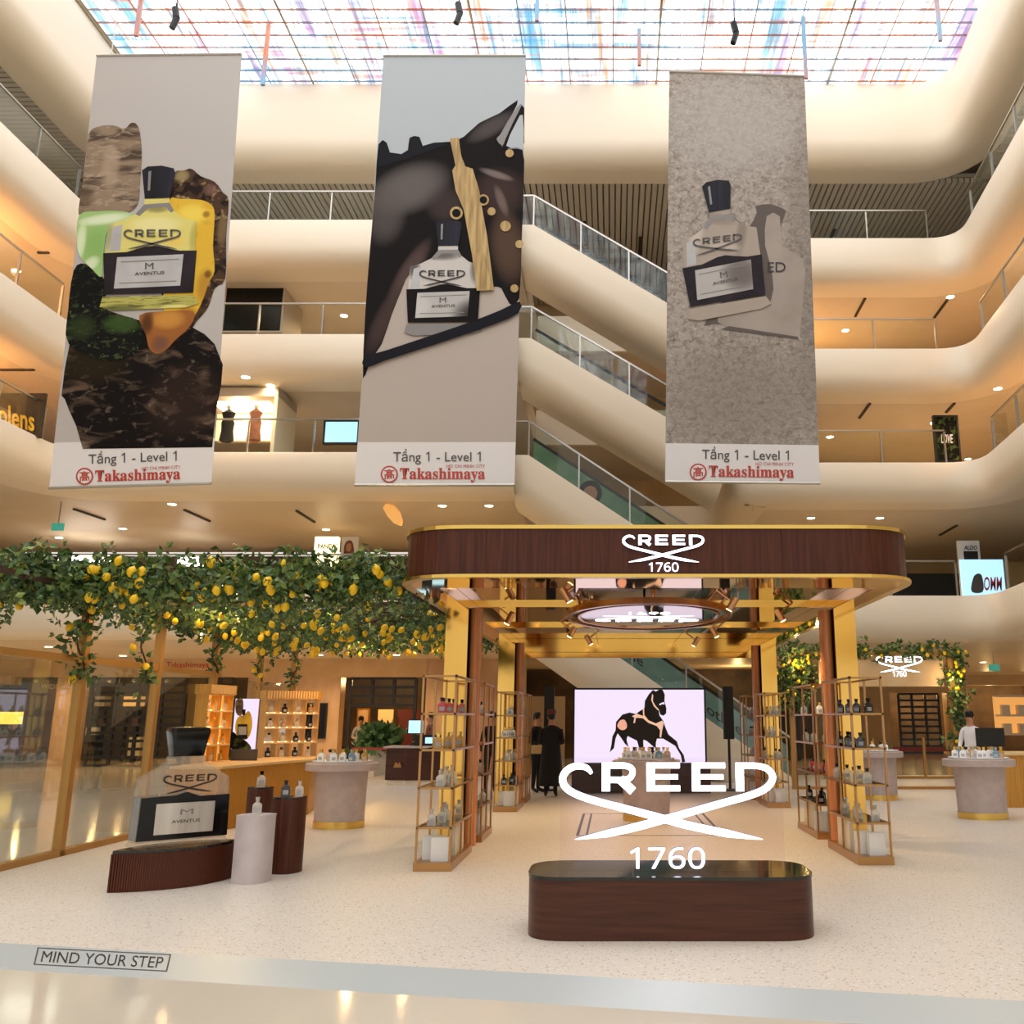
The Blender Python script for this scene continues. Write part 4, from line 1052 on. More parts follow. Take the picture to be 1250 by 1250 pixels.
# track spotlights under the mirror
def track_spot(u, v, z, n, glow, dx):
    p = atz(u, v, z)
    t = thing('track_spotlight', 'brass track spotlight under the canopy, %s' % n, 'spotlight', p, 'canopy spotlights')
    MB().tube((0, 0, .0), (dx * .2, .05, 3.12 - z), .015, 6).build('arm', 'rose', t, True)
    lh = MB().tube((-dx * .04, -.02, .06), (dx * .05, .02, -.09), .045, 12).build('lamp_head', 'rose', t, True)
    MB().tube((dx * .05, .02, -.09), (dx * .055, .022, -.1), .038, 12).build('lens', 'bulb' if glow else 'lightstrip', lh, True)
    spot((p.x + dx * .06, p.y + .02, p.z - .13), 90, 'ffd9a8', R(110), .7, .04)
for i, a in enumerate(((623, 753, 1, -1, 'front left by the cheek'), (690, 724, 0, 1, 'beside the oval on the left front'), (699, 770, 1, -1, 'left rear near the beam'), (718, 780, 0, 1, 'low one left of the hanger'), (871, 770, 1, 1, 'right rear near the beam'), (850, 782, 0, -1, 'low one right of the hanger'), (951, 749, 1, 1, 'bright one by the right cheek'), (895, 735, 0, -1, 'beside the oval on the right'))):
    track_spot(a[0], a[1], 2.96, a[4], a[2], a[3])
# glowing wordmark on the fascia
def sign3d(name, label, cx, vbase, wpx, Y, year, th=.03, year_box=None, parent=None):
    p = at(cx, vbase, Y); k = (at(cx + 50, vbase, Y).x - at(cx - 50, vbase, Y).x) / 100 * wpx
    t = thing(name, label, 'sign', p)
    for nm, ps in logo_polys():
        mb = MB()
        for j, q in enumerate(ps):
            pts = [(x * k, z * k) for x, z in q]
            n = len(pts); y0 = -th / 2 - .0006 * j
            area = sum(pts[i][0] * pts[(i + 1) % n][1] - pts[(i + 1) % n][0] * pts[i][1] for i in range(n))
            if area < 0: pts = pts[::-1]
            mb.add([(x, y0, z) for x, z in pts] + [(x, th / 2, z) for x, z in pts], [tuple(range(n))], 0)
            kk = len(mb.v) - 2 * n
            mb.f += [tuple(kk + n + i for i in range(n - 1, -1, -1))] + [(kk + i, kk + n + i, kk + n + (i + 1) % n, kk + (i + 1) % n) for i in range(n)]
            mb.mi += [1] * (n + 1)
        mb.build(nm, ['signwhite', 'signside'], t, True)
    u0, v0, u1, v1 = year_box
    vs, fs = text_raw(''.join(chr(0x1d7e2 + int(c)) for c in year), .0)
    mb = MB()
    a, b = at(u0, v1, Y) - p, at(u1, v0, Y) - p
    F2 = lambda s, w, y: (a.x + (b.x - a.x) * s, y, a.z + (b.z - a.z) * w)
    mb.add([F2(s, w, -th / 2) for s, w in vs], fs, 0)
    mb.build('year_numerals', 'signwhite', t, True)
    mb = MB(); mb.add([F2(s, w, th / 2 - .001) for s, w in vs], fs, 0)
    me = mb.build('numeral_backs', 'signside', t, True)
    return t
sign3d('fascia_sign', 'white glowing wordmark on the walnut canopy fascia', 810, 665.7, 100, CYA - .02, '1760', .03, (792, 687, 828, 698))

# ------------------------------------------------------------------ plinth and its large illuminated wordmark
pl = thing('display_plinth', 'long low walnut plinth with rounded corners and black marble top', 'plinth', (.43, 7.4, 0))
pr_ = round_poly([(-.63, 7.0), (1.49, 7.0), (1.49, 7.8), (-.63, 7.8)], .3, 8)
MB().prism(pr_, 0, .405).build('timber_body', 'walnuth', pl, smooth=True)
MB().prism(round_poly([(-.635, 6.995), (1.495, 6.995), (1.495, 7.805), (-.635, 7.805)], .3, 8), .405, .43).build('marble_top', 'marbleblack', pl, smooth=True)
sg = sign3d('freestanding_wordmark', 'large white illuminated wordmark standing on the black marble plinth', 815.8, 965.6, 264, 7.22, '1760', .05, (769, 1034, 860, 1060))
q0 = at(683, 1060, 7.26); q1 = at(953, 925, 7.26)
MB().box(q0.x, q1.x, 7.26, 7.272, .43, q1.z).build('clear_panel', 'acrylic', sg)

# ------------------------------------------------------------------ perfume bottles
def rect_ring(hx, hy, z, r=.25, n=2):
    k = min(hx, hy) * r
    return [(x, y, z) for x, y in round_poly([(-hx, -hy), (hx, -hy), (hx, hy), (-hx, hy)], k, n)]
BOT = {}
def bottle_mesh(kind, gm, cm):
    hh = .115
    body = MB().loft([rect_ring(.034, .017, 0), rect_ring(.034, .017, .068), rect_ring(.026, .014, .078), rect_ring(.012, .011, .088), rect_ring(.012, .011, .094)]).mesh('flask', gm, True)
    cap = MB().loft([rect_ring(.012, .012, .094), rect_ring(.016, .015, .124)]).mesh('cap', cm, True)
    lab = MB().box(-.02, .02, -.0182, -.017, .018, .05).mesh('label', 'labelgrey')
    BOT[kind] = (body, cap, lab)
for kind, gm, cm in (('clear', 'clear', 'steel'), ('amber', 'amber', 'goldtrim'), ('red', 'pinkglass', 'blackgloss'), ('dark', 'darkglass', 'blackgloss'), ('blue', 'blueglass', 'steel'), ('white', 'tray', 'goldtrim'), ('milk', 'clear', 'blackgloss')):
    bottle_mesh(kind, gm, cm)
NAMES = {'clear': 'clear glass', 'amber': 'amber glass', 'red': 'red glass', 'dark': 'black glass', 'blue': 'blue glass', 'white': 'white', 'milk': 'clear black-capped'}
def bottle(kind, loc, s, label, group, rz=0.0, lab=True):
    t = thing('perfume_bottle', label, 'bottle', loc, group, rz)
    b, c, l = BOT[kind]
    fl = link('flask', b, t); fl.scale = (s, s, s)
    o = link('cap', c, t); o.scale = (s, s, s)
    if lab: link('label', l, fl)
    return t

# ------------------------------------------------------------------ brass shelf racks by the columns
box_me = MB().box(-.09, .09, -.045, .045, 0, .24).mesh('gift_box', 'white')
SH = (.44, .84, 1.23, 1.61)
def rack(x0, x1, y0, y1, where, kinds, left, nb):
    t = thing('shelf_rack', 'slim brass shelf rack with glass shelves %s' % where, 'rack', ((x0 + x1) / 2, (y0 + y1) / 2, 0), 'brass shelf racks')
    w = .022
    MB().box(x0 - .01, x1 + .01, y0 - .01, y1 + .01, 0, .085).build('base', 'brass', t)
    for x in (x0 + w / 2, x1 - w / 2):
        for y in (y0 + w / 2, (y0 + y1) / 2, y1 - w / 2):
            MB().box(x - w / 2, x + w / 2, y - w / 2, y + w / 2, .085, 2.02).build('upright', 'brass', t)
    for z in SH + (2.01,):
        nm = 'shelf_frame' if z < 2 else 'top_frame'
        MB().box(x0, x1, y0, y0 + w, z - w, z).box(x0, x1, y1 - w, y1, z - w, z).box(x0, x0 + w, y0, y1, z - w, z).box(x1 - w, x1, y0, y1, z - w, z).build(nm, 'brass', t)
        if z < 2: MB().box(x0 + w, x1 - w, y0 + w, y1 - w, z - .012, z - .002).build('glass_shelf', 'glasspan', t)
    for zi, z in enumerate(SH):
        kd = kinds[zi]
        for k in range(nb):
            y = y0 + .16 + (y1 - y0 - .3) * k / (nb - 1) + random.uniform(-.02, .02)
            x = (x0 + x1) / 2 + random.uniform(-.08, .08)
            bottle(kd, (x, y, z - .002), 1.35, '%s perfume bottle, %s shelf %s, %s from front' % (NAMES[kd], ('lowest', 'second', 'third', 'top')[zi], where, ('first', 'second', 'third', 'fourth', 'fifth')[k]), 'bottles on the rack %s' % where, random.uniform(-.3, .3))
    xs = ((x0 + x1) / 2 - .06, (x0 + x1) / 2 + .05)
    for k, x in enumerate(xs):
        o = link('gift_box', box_me, None, (x, y0 + .14 + .12 * (1 - k), .085), .05 * (k * 2 - 1))
        tag(o, 'white gift box, %s, on the rack base %s' % (('back one', 'front one')[k], where), 'box', 'gift boxes on the racks')
    xi = x1 - .06 if left else x0 + .06
    o = MB().box(-.02, .02, -.28, .28, 0, .33).build('display_box', 'boxcream'); o.location = (xi, (y0 + y1) / 2 + .1, .085)
    tag(o, 'tall cream display box in the rack %s' % where, 'box', 'cream display boxes')
    o = MB().box(-.05, .05, -.1, .1, 0, .31).build('display_box', 'boxgold'); o.location = (xi - .06 * (1 if left else -1) * 2, y1 - .18, .085)
    tag(o, 'golden display box in the rack %s' % where, 'box', 'golden display boxes')
rack(-2.065, -1.69, 10.03, 11.45, 'before the near left column', ('clear', 'clear', 'amber', 'red'), True, 5)
rack(-2.065, -1.69, 12.3, 13.3, 'behind the near left column', ('clear', 'milk', 'amber', 'milk'), True, 3)
rack(2.67, 3.04, 10.45, 11.85, 'before the near right column', ('clear', 'milk', 'dark', 'dark'), False, 5)
rack(2.70, 3.04, 12.6, 13.9, 'behind the near right column', ('dark', 'red', 'milk', 'white'), False, 3)
rack(-2.03, -1.64, 16.2, 17.35, 'before the far left column', ('dark', 'clear', 'white', 'white'), True, 4)
rack(-2.03, -1.64, 17.95, 18.85, 'behind the far left column', ('clear', 'amber', 'clear', 'clear'), True, 3)
rack(2.76, 3.15, 16.9, 18.0, 'before the far right column', ('clear', 'milk', 'clear', 'clear'), False, 3)
rack(2.66, 3.05, 18.6, 19.5, 'behind the far right column', ('clear', 'clear', 'milk', 'clear'), False, 3)

# ------------------------------------------------------------------ round tables with trays of testers
def table(cx, cy, label, where, s=1.0, kinds=('white', 'clear', 'dark', 'white', 'amber', 'blue', 'white', 'white', 'milk', 'white', 'clear', 'white', 'white', 'blue', 'white', 'amber')):
    t = thing('round_table', label, 'table', (cx, cy, 0), 'pale round tables')
    MB().lathe([(.37 * s, 0), (.37 * s, .1)], 28, sy=.8).build('brass_foot', 'goldtrim', t, True, True)
    MB().lathe([(.36 * s, .1), (.37 * s, .5), (.385 * s, .80)], 28, sy=.8).build('pedestal', 'tablelilac', t, True, True)
    MB().lathe([(.50 * s, .80), (.535 * s, .81), (.535 * s, .905), (.52 * s, .915)], 32, sy=.85).build('table_top', 'tablelilac', t, True, True)
    tr = MB().lathe([(.40 * s, 0), (.445 * s, .008), (.45 * s, .03), (.44 * s, .03), (.42 * s, .015)], 30, sy=.8).build('round_tray', 'tray')
    tr.location = (cx, cy, .915)
    tag(tr, 'white round tray on the pale table %s' % where, 'tray', 'white trays')
    n = len(kinds)
    for k, kd in enumerate(kinds):
        a = 2 * math.pi * k / n + .2; r = (.34 if k % 2 else .19) * s
        bottle(kd, (cx + r * math.cos(a), cy + r * .75 * math.sin(a), .93), 1.4, '%s tester at the %s %s of the tray %s' % (NAMES[kd], ('right', 'back right', 'back', 'back left', 'left', 'front left', 'front', 'front right')[int((math.degrees(a) + 22.5) // 45) % 8], 'rim' if k % 2 else 'middle', where), 'testers on the table %s' % where, random.uniform(-.4, .4))
    return t
table(-4.0, 13.95, 'pale lilac round table with brass foot beside the gold kiosk', 'beside the gold kiosk')
table(5.9, 15.2, 'pale lilac round table with brass foot at the right edge', 'at the right edge', 1.06)
table(.53, 14.9, 'pale round table standing under the middle of the canopy', 'under the canopy', 1.0)
table(5.25, 18.6, 'pale lilac table partly hidden behind the near right rack', 'behind the near right rack', .9, ('dark', 'white', 'white', 'clear', 'white', 'milk', 'white'))

# ------------------------------------------------------------------ screen with the horse
SY = 20.3
p, q = at(701, 931, SY), at(859, 842, SY)
scn = thing('video_wall', 'large bright screen showing a black horse, on a walnut base', 'screen', ((p.x + q.x) / 2, SY, 0))
MB().box(p.x - .05, q.x + .1, SY - .1, SY + .5, 0, p.z - .02).build('walnut_base', 'walnuth', scn)
MB().box(p.x - .04, q.x + .04, SY, SY + .12, p.z - .04, q.z + .04).build('bezel', 'black', scn)
MB().box(p.x, q.x, SY - .01, SY, p.z, q.z).build('display', 'screen', scn)
zz = lambda pts: [(720 + x / 7.81, 830 + y / 7.81) for x, y in pts]
def scr(lay, mat, pts, sm=2, nm='horse_image'):
    pts = zz(pts)
    if sm: pts = smooth_poly(pts, sm)
    MB().flat([at(u, v, SY - .01 - .003 * lay) for u, v in pts]).build(nm, mat, scn)
scr(1, 'horseblk', [(600, 95), (630, 110), (660, 92), (695, 95), (715, 140), (712, 200), (730, 270), (728, 320), (700, 342), (672, 330), (655, 270), (665, 340), (700, 390), (720, 450), (750, 520), (830, 585), (850, 650), (895, 715), (910, 780), (880, 790), (868, 720), (815, 630), (700, 560), (640, 560), (630, 600), (630, 645), (610, 640), (540, 580), (510, 570), (512, 650), (470, 650), (450, 580), (360, 535), (350, 570), (370, 640), (335, 610), (300, 555), (265, 510), (245, 560), (230, 650), (190, 690), (205, 620), (215, 540), (245, 480), (250, 400), (310, 330), (380, 310), (440, 325), (470, 300), (520, 270), (525, 200), (560, 140)], 0)
scr(2, 'screenpink', [(262, 430), (290, 385), (330, 380), (352, 420), (350, 460), (310, 480), (275, 460)])
scr(3, 'screentan', [(505, 275), (518, 275), (520, 335), (560, 385), (630, 415), (690, 388), (705, 410), (690, 480), (680, 550), (665, 545), (670, 480), (640, 440), (560, 410), (505, 365), (440, 360), (430, 410), (415, 410), (425, 360), (400, 345), (450, 322), (508, 345)], 0)
scr(3, 'screentan', [(595, 130), (605, 150), (600, 200), (625, 245), (660, 285), (650, 290), (610, 250), (585, 190)], 0)
scr(4, 'screen', [(660, 230), (690, 215), (712, 212), (712, 235), (690, 230), (668, 243)], 0)
for n, (u, nm) in enumerate(((671, 'left'), (888, 'right'))):
    a = at(u, 838, 20.9)
    t = thing('column_speaker', 'slim black column speaker on a pole %s the bright screen' % ('left of', 'right of')[n], 'speaker', (a.x, 20.9, 0), 'column speakers')
    MB().box(-.11, .11, -.1, .1, 1.1, a.z).build('cabinet', 'black', t, True)
    MB().tube((0, 0, .03), (0, 0, 1.1), .03).build('pole', 'black', t, True)
    MB().lathe([(.2, 0), (.2, .03)], 16).build('base', 'black', t, True)

# ------------------------------------------------------------------ giant bottle on the reeded plinth, side podiums
A, B = Vector((-4.6, 8.85)), Vector((-3.81, 9.70))
ud = (B - A).normalized(); un = Vector((ud.y, -ud.x)); Lc = (B - A).length
lens = lambda s, d: A + ud * (Lc * s) + un * d
def lens_poly(w, n=22, grow=0.0):
    pts = [lens(s / n, w * math.sin(math.pi * s / n) ** .8) for s in range(n + 1)] + [lens(s / n, -w * math.sin(math.pi * s / n) ** .8) for s in range(n - 1, 0, -1)]
    return [(p.x, p.y) for p in pts]
rp_ = thing('reeded_plinth', 'low leaf-shaped walnut plinth with reeded sides under the giant bottle', 'plinth', ((A.x + B.x) / 2, (A.y + B.y) / 2, 0))
MB().prism(lens_poly(.235), 0, .335).build('core', 'walnut', rp_)
MB().prism(lens_poly(.255), .335, .36).build('top_slab', 'brass', rp_)
rp_.children[1].data.materials[0] = MATS['marbleblack']
edge = [Vector(p) for p in lens_poly(.24)]
acc = dens(lens_poly(.24), .026)
reed_me = MB().lathe([(.0125, 0), (.0125, .33)], 6).mesh('reed', 'walnut')
for p in acc: link('reed', reed_me, rp_, (p.x - rp_.location.x, p.y - rp_.location.y, 0.002))
gb = thing('giant_perfume_bottle', 'giant perfume bottle with black body and silver label on the reeded plinth', 'bottle', ((A.x + B.x) / 2, (A.y + B.y) / 2, .36), None, math.atan2(ud.y, ud.x) - .08)
W, Hb, Dp = .42, 1.10, .13
rr = lambda hx, hy, z: rect_ring(hx, hy, z, .3, 3)
MB().loft([rr(W, Dp, 0), rr(W + .02, Dp + .01, .02), rr(W, Dp, .05), rr(W - .005, Dp, .055)]).build('glass_foot', 'clearbig', gb, True, True)
MB().loft([rr(W, Dp, .055), rr(W - .01, Dp, .48), rr(W - .02, Dp, .62), rr(W - .07, Dp * .95, .66), rr(W - .18, Dp * .8, .72), rr(.16, .1, .79), rr(.155, .1, .83)]).build('glass_shell', 'clearbig', gb, True, True)
bb = MB().slab([(-W + .004, .07), (W - .004, .07), (W - .012, .46), (.12, .455), (.0, .50), (-.1, .47), (-W + .012, .46)], -Dp - .002, Dp - .01)
bb.build('black_body', 'blackgloss', gb, True)
MB().loft([rr(.14, .1, .83), rr(.185, .12, 1.07), rr(.17, .11, 1.10), rr(.08, .06, 1.11)]).build('cap', 'blackgloss', gb, True, True)
lb = MB().box(-.27, .27, -Dp - .012, -Dp - .003, .12, .40).build('label_plate', 'labelplate', gb, True)
text_into(MB(), 'AVENTUS', lambda s, t: (-.12 + .26 * s, -Dp - .014, .215 + .03 * t), .01).build('label_name', 'ink', lb, True)
text_into(MB(), 'M', lambda s, t: (-.05 + .12 * s, -Dp - .014, .29 + .05 * t)).build('label_emblem', 'labeldk', lb, True)
logo_mesh(lambda x, z: (.02 + x * .5, -Dp - .006, .595 + z * .5)).build('wordmark', 'ink', gb, True)
def podium(cx, cy, w, d, h, rz, mat, label, topm=None):
    t = thing('podium', label, 'podium', (cx, cy, 0), None, rz)
    n = 14
    pts = [(-w + 2 * w * k / n, -d * math.sin(math.pi * k / n) ** .8) for k in range(n + 1)] + [(-w + 2 * w * k / n, d * math.sin(math.pi * k / n) ** .8) for k in range(n - 1, 0, -1)]
    MB().prism(pts, 0, h - .015).build('body', mat, t, True)
    MB().prism([(x * 1.02, y * 1.02) for x, y in pts], h - .015, h).build('top', topm or mat, t, True)
podium(-3.51, 9.40, .185, .15, .63, .5, 'podwhite', 'white leaf-shaped podium with one small bottle')
podium(-3.39, 9.98, .175, .14, .75, .5, 'walnut', 'taller brown walnut podium with two bottles', 'marbleblack')
podium(-4.27, 11.5, .15, .12, .74, .5, 'walnut', 'small walnut podium half hidden behind the white podium', 'marbleblack')
bottle('clear', (-3.51, 9.40, .63), 1.3, 'small clear bottle on the white podium', None, .3)
bottle('dark', (-3.43, 9.95, .75), 1.35, 'black bottle on the taller walnut podium', None, .3)
bottle('clear', (-3.31, 10.02, .75), 1.25, 'clear bottle beside the black one on the walnut podium', None, .3)
bottle('milk', (-4.27, 11.5, .74), 1.5, 'bottle with black cap on the small hidden walnut podium', None, .3)

# ------------------------------------------------------------------ glass-sided pergola with the lemon vine
PX = -6.4
PYS = (9.2, 11.1, 12.95, 14.8, 16.7, 18.5)
pg = thing('pergola', 'gold framed pergola with glass side carrying the lemon vine', 'pergola', (PX, 13.8, 0))
post_me = MB().box(-.05, .05, -.05, .05, 0, 3.1).mesh('post', 'framegold')
for y in PYS: link('post', post_me, pg, (0, y - 13.8, 0))
MB().box(PX - .05, PX + .05, 7.4, 18.5, 0, .07).build('bottom_rail', 'framegold', pg)
MB().box(PX - .04, PX + .04, 7.4, 15.0, 2.20, 2.28).build('middle_rail', 'framegold', pg)
for y0, y1 in zip(PYS, PYS[1:]): MB().box(PX - .006, PX + .006, y0 + .06, y1 - .06, .07, 2.2).build('pane', 'glass', pg)
MB().box(PX - .03, PX + .03, 9.2, 18.6, 3.04, 3.1).build('top_beam', 'bark', pg)
MB().box(-2.56, -2.50, 10.8, 18.6, 3.04, 3.1).build('top_beam', 'bark', pg)
for y in (10.85, 12.4, 14.45, 16.5, 18.55): MB().box(PX, -2.5, y - .025, y + .025, 3.04, 3.1).build('cross_beam', 'bark', pg)

def leaf_geo(mb, c, d, up, L, w):
    s = d.cross(up)
    if s.length < 1e-3: s = Vector((1, 0, 0))
    s = s.normalized() * w; n = s.cross(d).normalized() * w * .35
    a, b, m = c, c + d * L, c + d * L * .45
    mb.add([a, m + s + n, b, m - s + n, m], [(0, 1, 4), (1, 2, 4), (0, 4, 3), (4, 2, 3)])
def rnd_dir(zbias=0.0):
    while True:
        v = Vector((random.uniform(-1, 1), random.uniform(-1, 1), random.uniform(-1, 1) + zbias))
        if .1 < v.length < 1.4: return v.normalized()
def foliage(mb, fn, n, L=(.09, .17), zb=-.1):
    for _ in range(n):
        c = fn()
        for k in range(3):
            l = random.uniform(*L)
            leaf_geo(mb, c + rnd_dir() * .03, rnd_dir(zb), rnd_dir(), l, l * .34)
lemon_me = MB().lathe([(.004, -.062), (.014, -.056), (.036, -.036), (.047, 0), (.04, .03), (.02, .05), (.006, .062), (.002, .066)], 10).mesh('lemon', 'lemon', True)
def put_lemon(root, p, s=1.0):
    o = link('lemon', lemon_me, root, Vector(p) - wloc(root)); o.rotation_euler = (random.uniform(-.7, .7), random.uniform(-.7, .7), 0); o.scale = (s, s, s)
bulb_me = MB().lathe([(.003, -.05), (.03, -.03), (.035, 0), (.015, .04), (.012, .06)], 10).mesh('bulb', 'bulb', True)
vine = thing('lemon_vine', 'dense green lemon vine covering the pergola roof, full of yellow lemons', 'vine', (-4.5, 10.3, 3.0))
clumps = []
while len(clumps) < 620:
    x, y = random.uniform(-7.0, -2.45), 10.2 + 8.6 * random.random() ** .75
    clumps.append(Vector((x, y, random.uniform(2.86, 3.3) - .0)))
for k in range(230):                                    # the front hem of the roof, thicker
    clumps.append(Vector((random.uniform(-7.3, -2.5), random.uniform(10.1, 10.7), random.uniform(2.92, 3.34))))
for k in range(70):                                     # and the side along the glass
    clumps.append(Vector((random.uniform(-6.9, -6.1), random.uniform(9.0, 18.0), random.uniform(2.8, 3.3))))
mb = MB()
foliage(mb, lambda: random.choice(clumps) + Vector((random.gauss(0, .13), random.gauss(0, .13), random.gauss(0, .07))), 7600, (.065, .125))
f = mb.build('foliage', 'leaf', vine); f['kind'] = 'stuff'
mb = MB()
for k in range(26):
    x = random.uniform(-6.8, -2.7); y = random.uniform(10.4, 16); pts = []
    for j in range(6): pts.append((x + random.uniform(-.3, .3), y + j * .35, 3.05 + random.uniform(-.12, .12)))
    mb.path(pts, .014, 5)
mb.build('branches', 'bark', vine)['kind'] = 'stuff'
for k in range(195):
    c = random.choice(clumps)
    put_lemon(vine, (c.x + random.uniform(-.15, .15), c.y + random.uniform(-.15, .15), min(c.z, 3.2) - random.uniform(.02, .16)), random.uniform(.8, 1.15))
for k in range(75):
    put_lemon(vine, (random.uniform(-6.4, -2.6), random.uniform(11.5, 18.3), random.uniform(2.70, 2.84)), random.uniform(.8, 1.1))
for k in range(24):
    x = random.uniform(-7.2, -2.6)
    put_lemon(vine, (x, random.uniform(10.0, 10.2), random.uniform(2.92, 3.28)), random.uniform(.9, 1.15))
for n, (u, v, Y) in enumerate(((222, 718, 11.6), (270, 718, 12.2), (288, 723, 13.0), (245, 772, 15.2), (448, 782, 17.3), (512, 782, 17.3), (264, 735, 12.6), (400, 740, 13.5))):
    p = at(u, v, Y)
    t = thing('hanging_bulb', 'small glowing round bulb hanging among the lemon vine leaves', 'bulb', p, 'bulbs in the lemon vine')
    link('bulb', bulb_me, t)
    MB().tube((0, 0, .05), (0, 0, max(.1, 3.1 - p.z)), .006, 4).build('cord', 'black', t, True)
    point((p.x, p.y, p.z - .08), 14, 'ffcf8a', .04)
def strand(x, y, z0, z1, label, nl, nlem, w=.09):
    t = thing('hanging_vine', label, 'vine', (x, y, z1), 'hanging lemon strands')
    mb = MB(); ph = random.uniform(0, 6)
    path = [Vector((x + .05 * math.sin(ph + k * 1.1), y + .05 * math.cos(ph + k), z0 + (z1 - z0) * k / 9)) for k in range(10)]
    MB().path(path, .012, 5).build('stem', 'bark', t)
    foliage(mb, lambda: random.choice(path) + Vector((random.gauss(0, w), random.gauss(0, w), random.gauss(0, .06))), nl, (.07, .13), -.4)
    f = mb.build('foliage', 'leaf', t); f['kind'] = 'stuff'
    for k in range(nlem):
        c = random.choice(path); put_lemon(t, (c.x + random.uniform(-.08, .08), c.y - .1, c.z), .95)
strand(PX + .02, 11.0, 3.1, 2.0, 'thick lemon strand winding down the nearest gold pergola post', 90, 4, .10)
strand(PX + .1, 12.35, 3.1, 1.98, 'thin lemon strand hanging between the first two gold posts', 40, 2, .06)
strand(PX + .05, 14.7, 3.1, 2.25, 'short lemon strand on the third gold post', 34, 1, .07)
strand(PX + .05, 16.6, 3.1, 2.2, 'short lemon strand on the fourth gold post', 30, 2, .07)
strand(PX + .05, 18.4, 3.1, 2.2, 'short lemon strand on the farthest gold post', 30, 2, .07)
strand(-6.62, 9.75, 3.3, 2.55, 'leafy strand cut by the left edge of the picture', 60, 1, .13)

# ------------------------------------------------------------------ gold kiosk along the glass
kc = thing('kiosk_counter', 'curved gold reeded counter of the perfume kiosk', 'counter', (-5.7, 15, 0))
front = [(-5.58, 13.4), (-5.47, 14.0), (-5.36, 14.6), (-5.24, 15.2), (-5.05, 15.75)]
poly = [(-6.3, 13.4)] + front + [(-5.3, 17.1), (-6.3, 16.6)]
MB().prism(poly, 0, .85).build('body', 'kioskgold', kc)
MB().prism([(x + (.03 if 0 < i < 6 else 0), y) for i, (x, y) in enumerate(poly)], .85, .885).build('worktop', 'boxgold', kc)
reed2 = MB().lathe([(.011, 0), (.011, .84)], 6).mesh('reed', 'kioskgold')
fr = dens([(-6.2, 13.4)] + front, .038)[:-1]
for p in fr:
    if p.y > 13.42 or p.x < -5.4: link('reed', reed2, kc, (p.x + 5.7, p.y - 15, .004))
def kiosk_bay(P, Q, z0, z1, label, rows, cols, lit, name='display_shelf'):
    P, Q = Vector(P), Vector(Q); d = Q - P; L = d.length; ang = math.atan2(d.y, d.x)
    t = thing(name, label, 'shelf', (P.x, P.y, z0), None, ang)
    if lit: MB().box(0, L, .16, .19, 0, z1 - z0).build('back_panel', 'kiosklit', t, True)
    for k in range(cols + 1):
        x = L * k / cols; MB().box(x - .012, x + .012, 0, .2, 0, z1 - z0).build('upright', 'kioskgold', t, True)
    for k in range(rows + 1):
        z = (z1 - z0) * k / rows; MB().box(0, L, -.01, .2, z - .012, z + .012).build('shelf_board', 'boxgold', t, True)
        if k < rows and k: MB().box(.02, L - .02, .13, .15, z + .012, z + .02).build('light_strip', 'lightstrip', t, True)
    MB().box(-.03, L + .03, -.03, .22, z1 - z0, z1 - z0 + .15).build('header', 'kioskgold', t, True)
    for k in range(int(L / .05)): MB().box(k * .05, k * .05 + .025, -.045, -.03, z1 - z0 + .01, z1 - z0 + .14).build('header_slat', 'boxgold', t, True)
    return t, P, d / L, L
t1, P1, D1, L1 = kiosk_bay((-6.25, 14.35), (-6.17, 15.1), .885, 1.92, 'lit gold shelf bay at the near end of the kiosk', 4, 2, True)
t2, P2, D2, L2 = kiosk_bay((-6.02, 16.15), (-5.32, 16.85), .885, 1.88, 'open gold grid of shelves at the far end of the kiosk', 4, 4, False)
for tt, P_, D_, L_, rows, cols, nm, kinds in ((t1, P1, D1, L1, 4, 3, 'near', ('clear', 'amber', 'clear')), (t2, P2, D2, L2, 4, 4, 'far', ('dark', 'milk', 'clear', 'amber'))):
    zt = 1.92 if nm == 'near' else 1.88
    for r in range(rows):
        for c in range(cols):
            s = (c + .5) / cols; q_ = P_ + D_ * (L_ * s) + Vector((-D_.y, D_.x)) * .07
            kd = random.choice(kinds)
            bottle(kd, (q_.x, q_.y, .885 + (zt - .885) * r / rows + .012), 1.3, '%s bottle, %s row of the %s kiosk shelf, column %s' % (NAMES[kd], ('bottom', 'second', 'third', 'top')[r], nm, ('one', 'two', 'three', 'four')[c]), 'bottles on the %s kiosk shelf' % nm, math.atan2(D_.y, D_.x))
# lit poster between the two bays
PA, PB = at(282, 917, 15.5), at(315, 853, 15.5)
kp = thing('lit_poster', 'backlit poster of a perfume bottle between the kiosk shelves', 'poster', (PA.x, 15.5, PA.z))
MB().box(PA.x, PB.x, 15.5, 15.56, PA.z, PB.z).build('light_panel', 'lightwhite', kp)
kp.children[0].data.materials[0] = MATS['screen']
def kpp(mat, pts, lay, sm=3): MB().flat([at(u, v, 15.5 - .004 * lay) for u, v in (smooth_poly(pts, sm) if sm else pts)]).build('printed_shape', mat, kp)
kpp('pine', [(287, 888), (290, 876), (297, 873), (304, 868), (308, 880), (306, 895), (300, 903), (290, 900)], 1)
kpp('moss', [(280, 900), (284, 893), (292, 900), (302, 906), (306, 915), (284, 916)], 2)
kpp('liquid', [(290, 884), (302, 884), (302, 902), (290, 902)], 3, 0)
kpp('labelgrey', [(291, 887), (301, 887), (301, 897), (291, 897)], 4, 0)
kpp('capblk', [(295, 866), (300, 866), (299, 873), (296, 873)], 4, 0)
kpp('rockbrown', [(288, 855), (296, 853), (297, 865), (294, 874), (288, 870)], 1)
kb = at(297, 926, 15.2)
t = MB().box(kb.x - .21, kb.x + .21, 15.2, 15.24, kb.z - .06, kb.z + .12).build('small_screen', 'inkgrey')
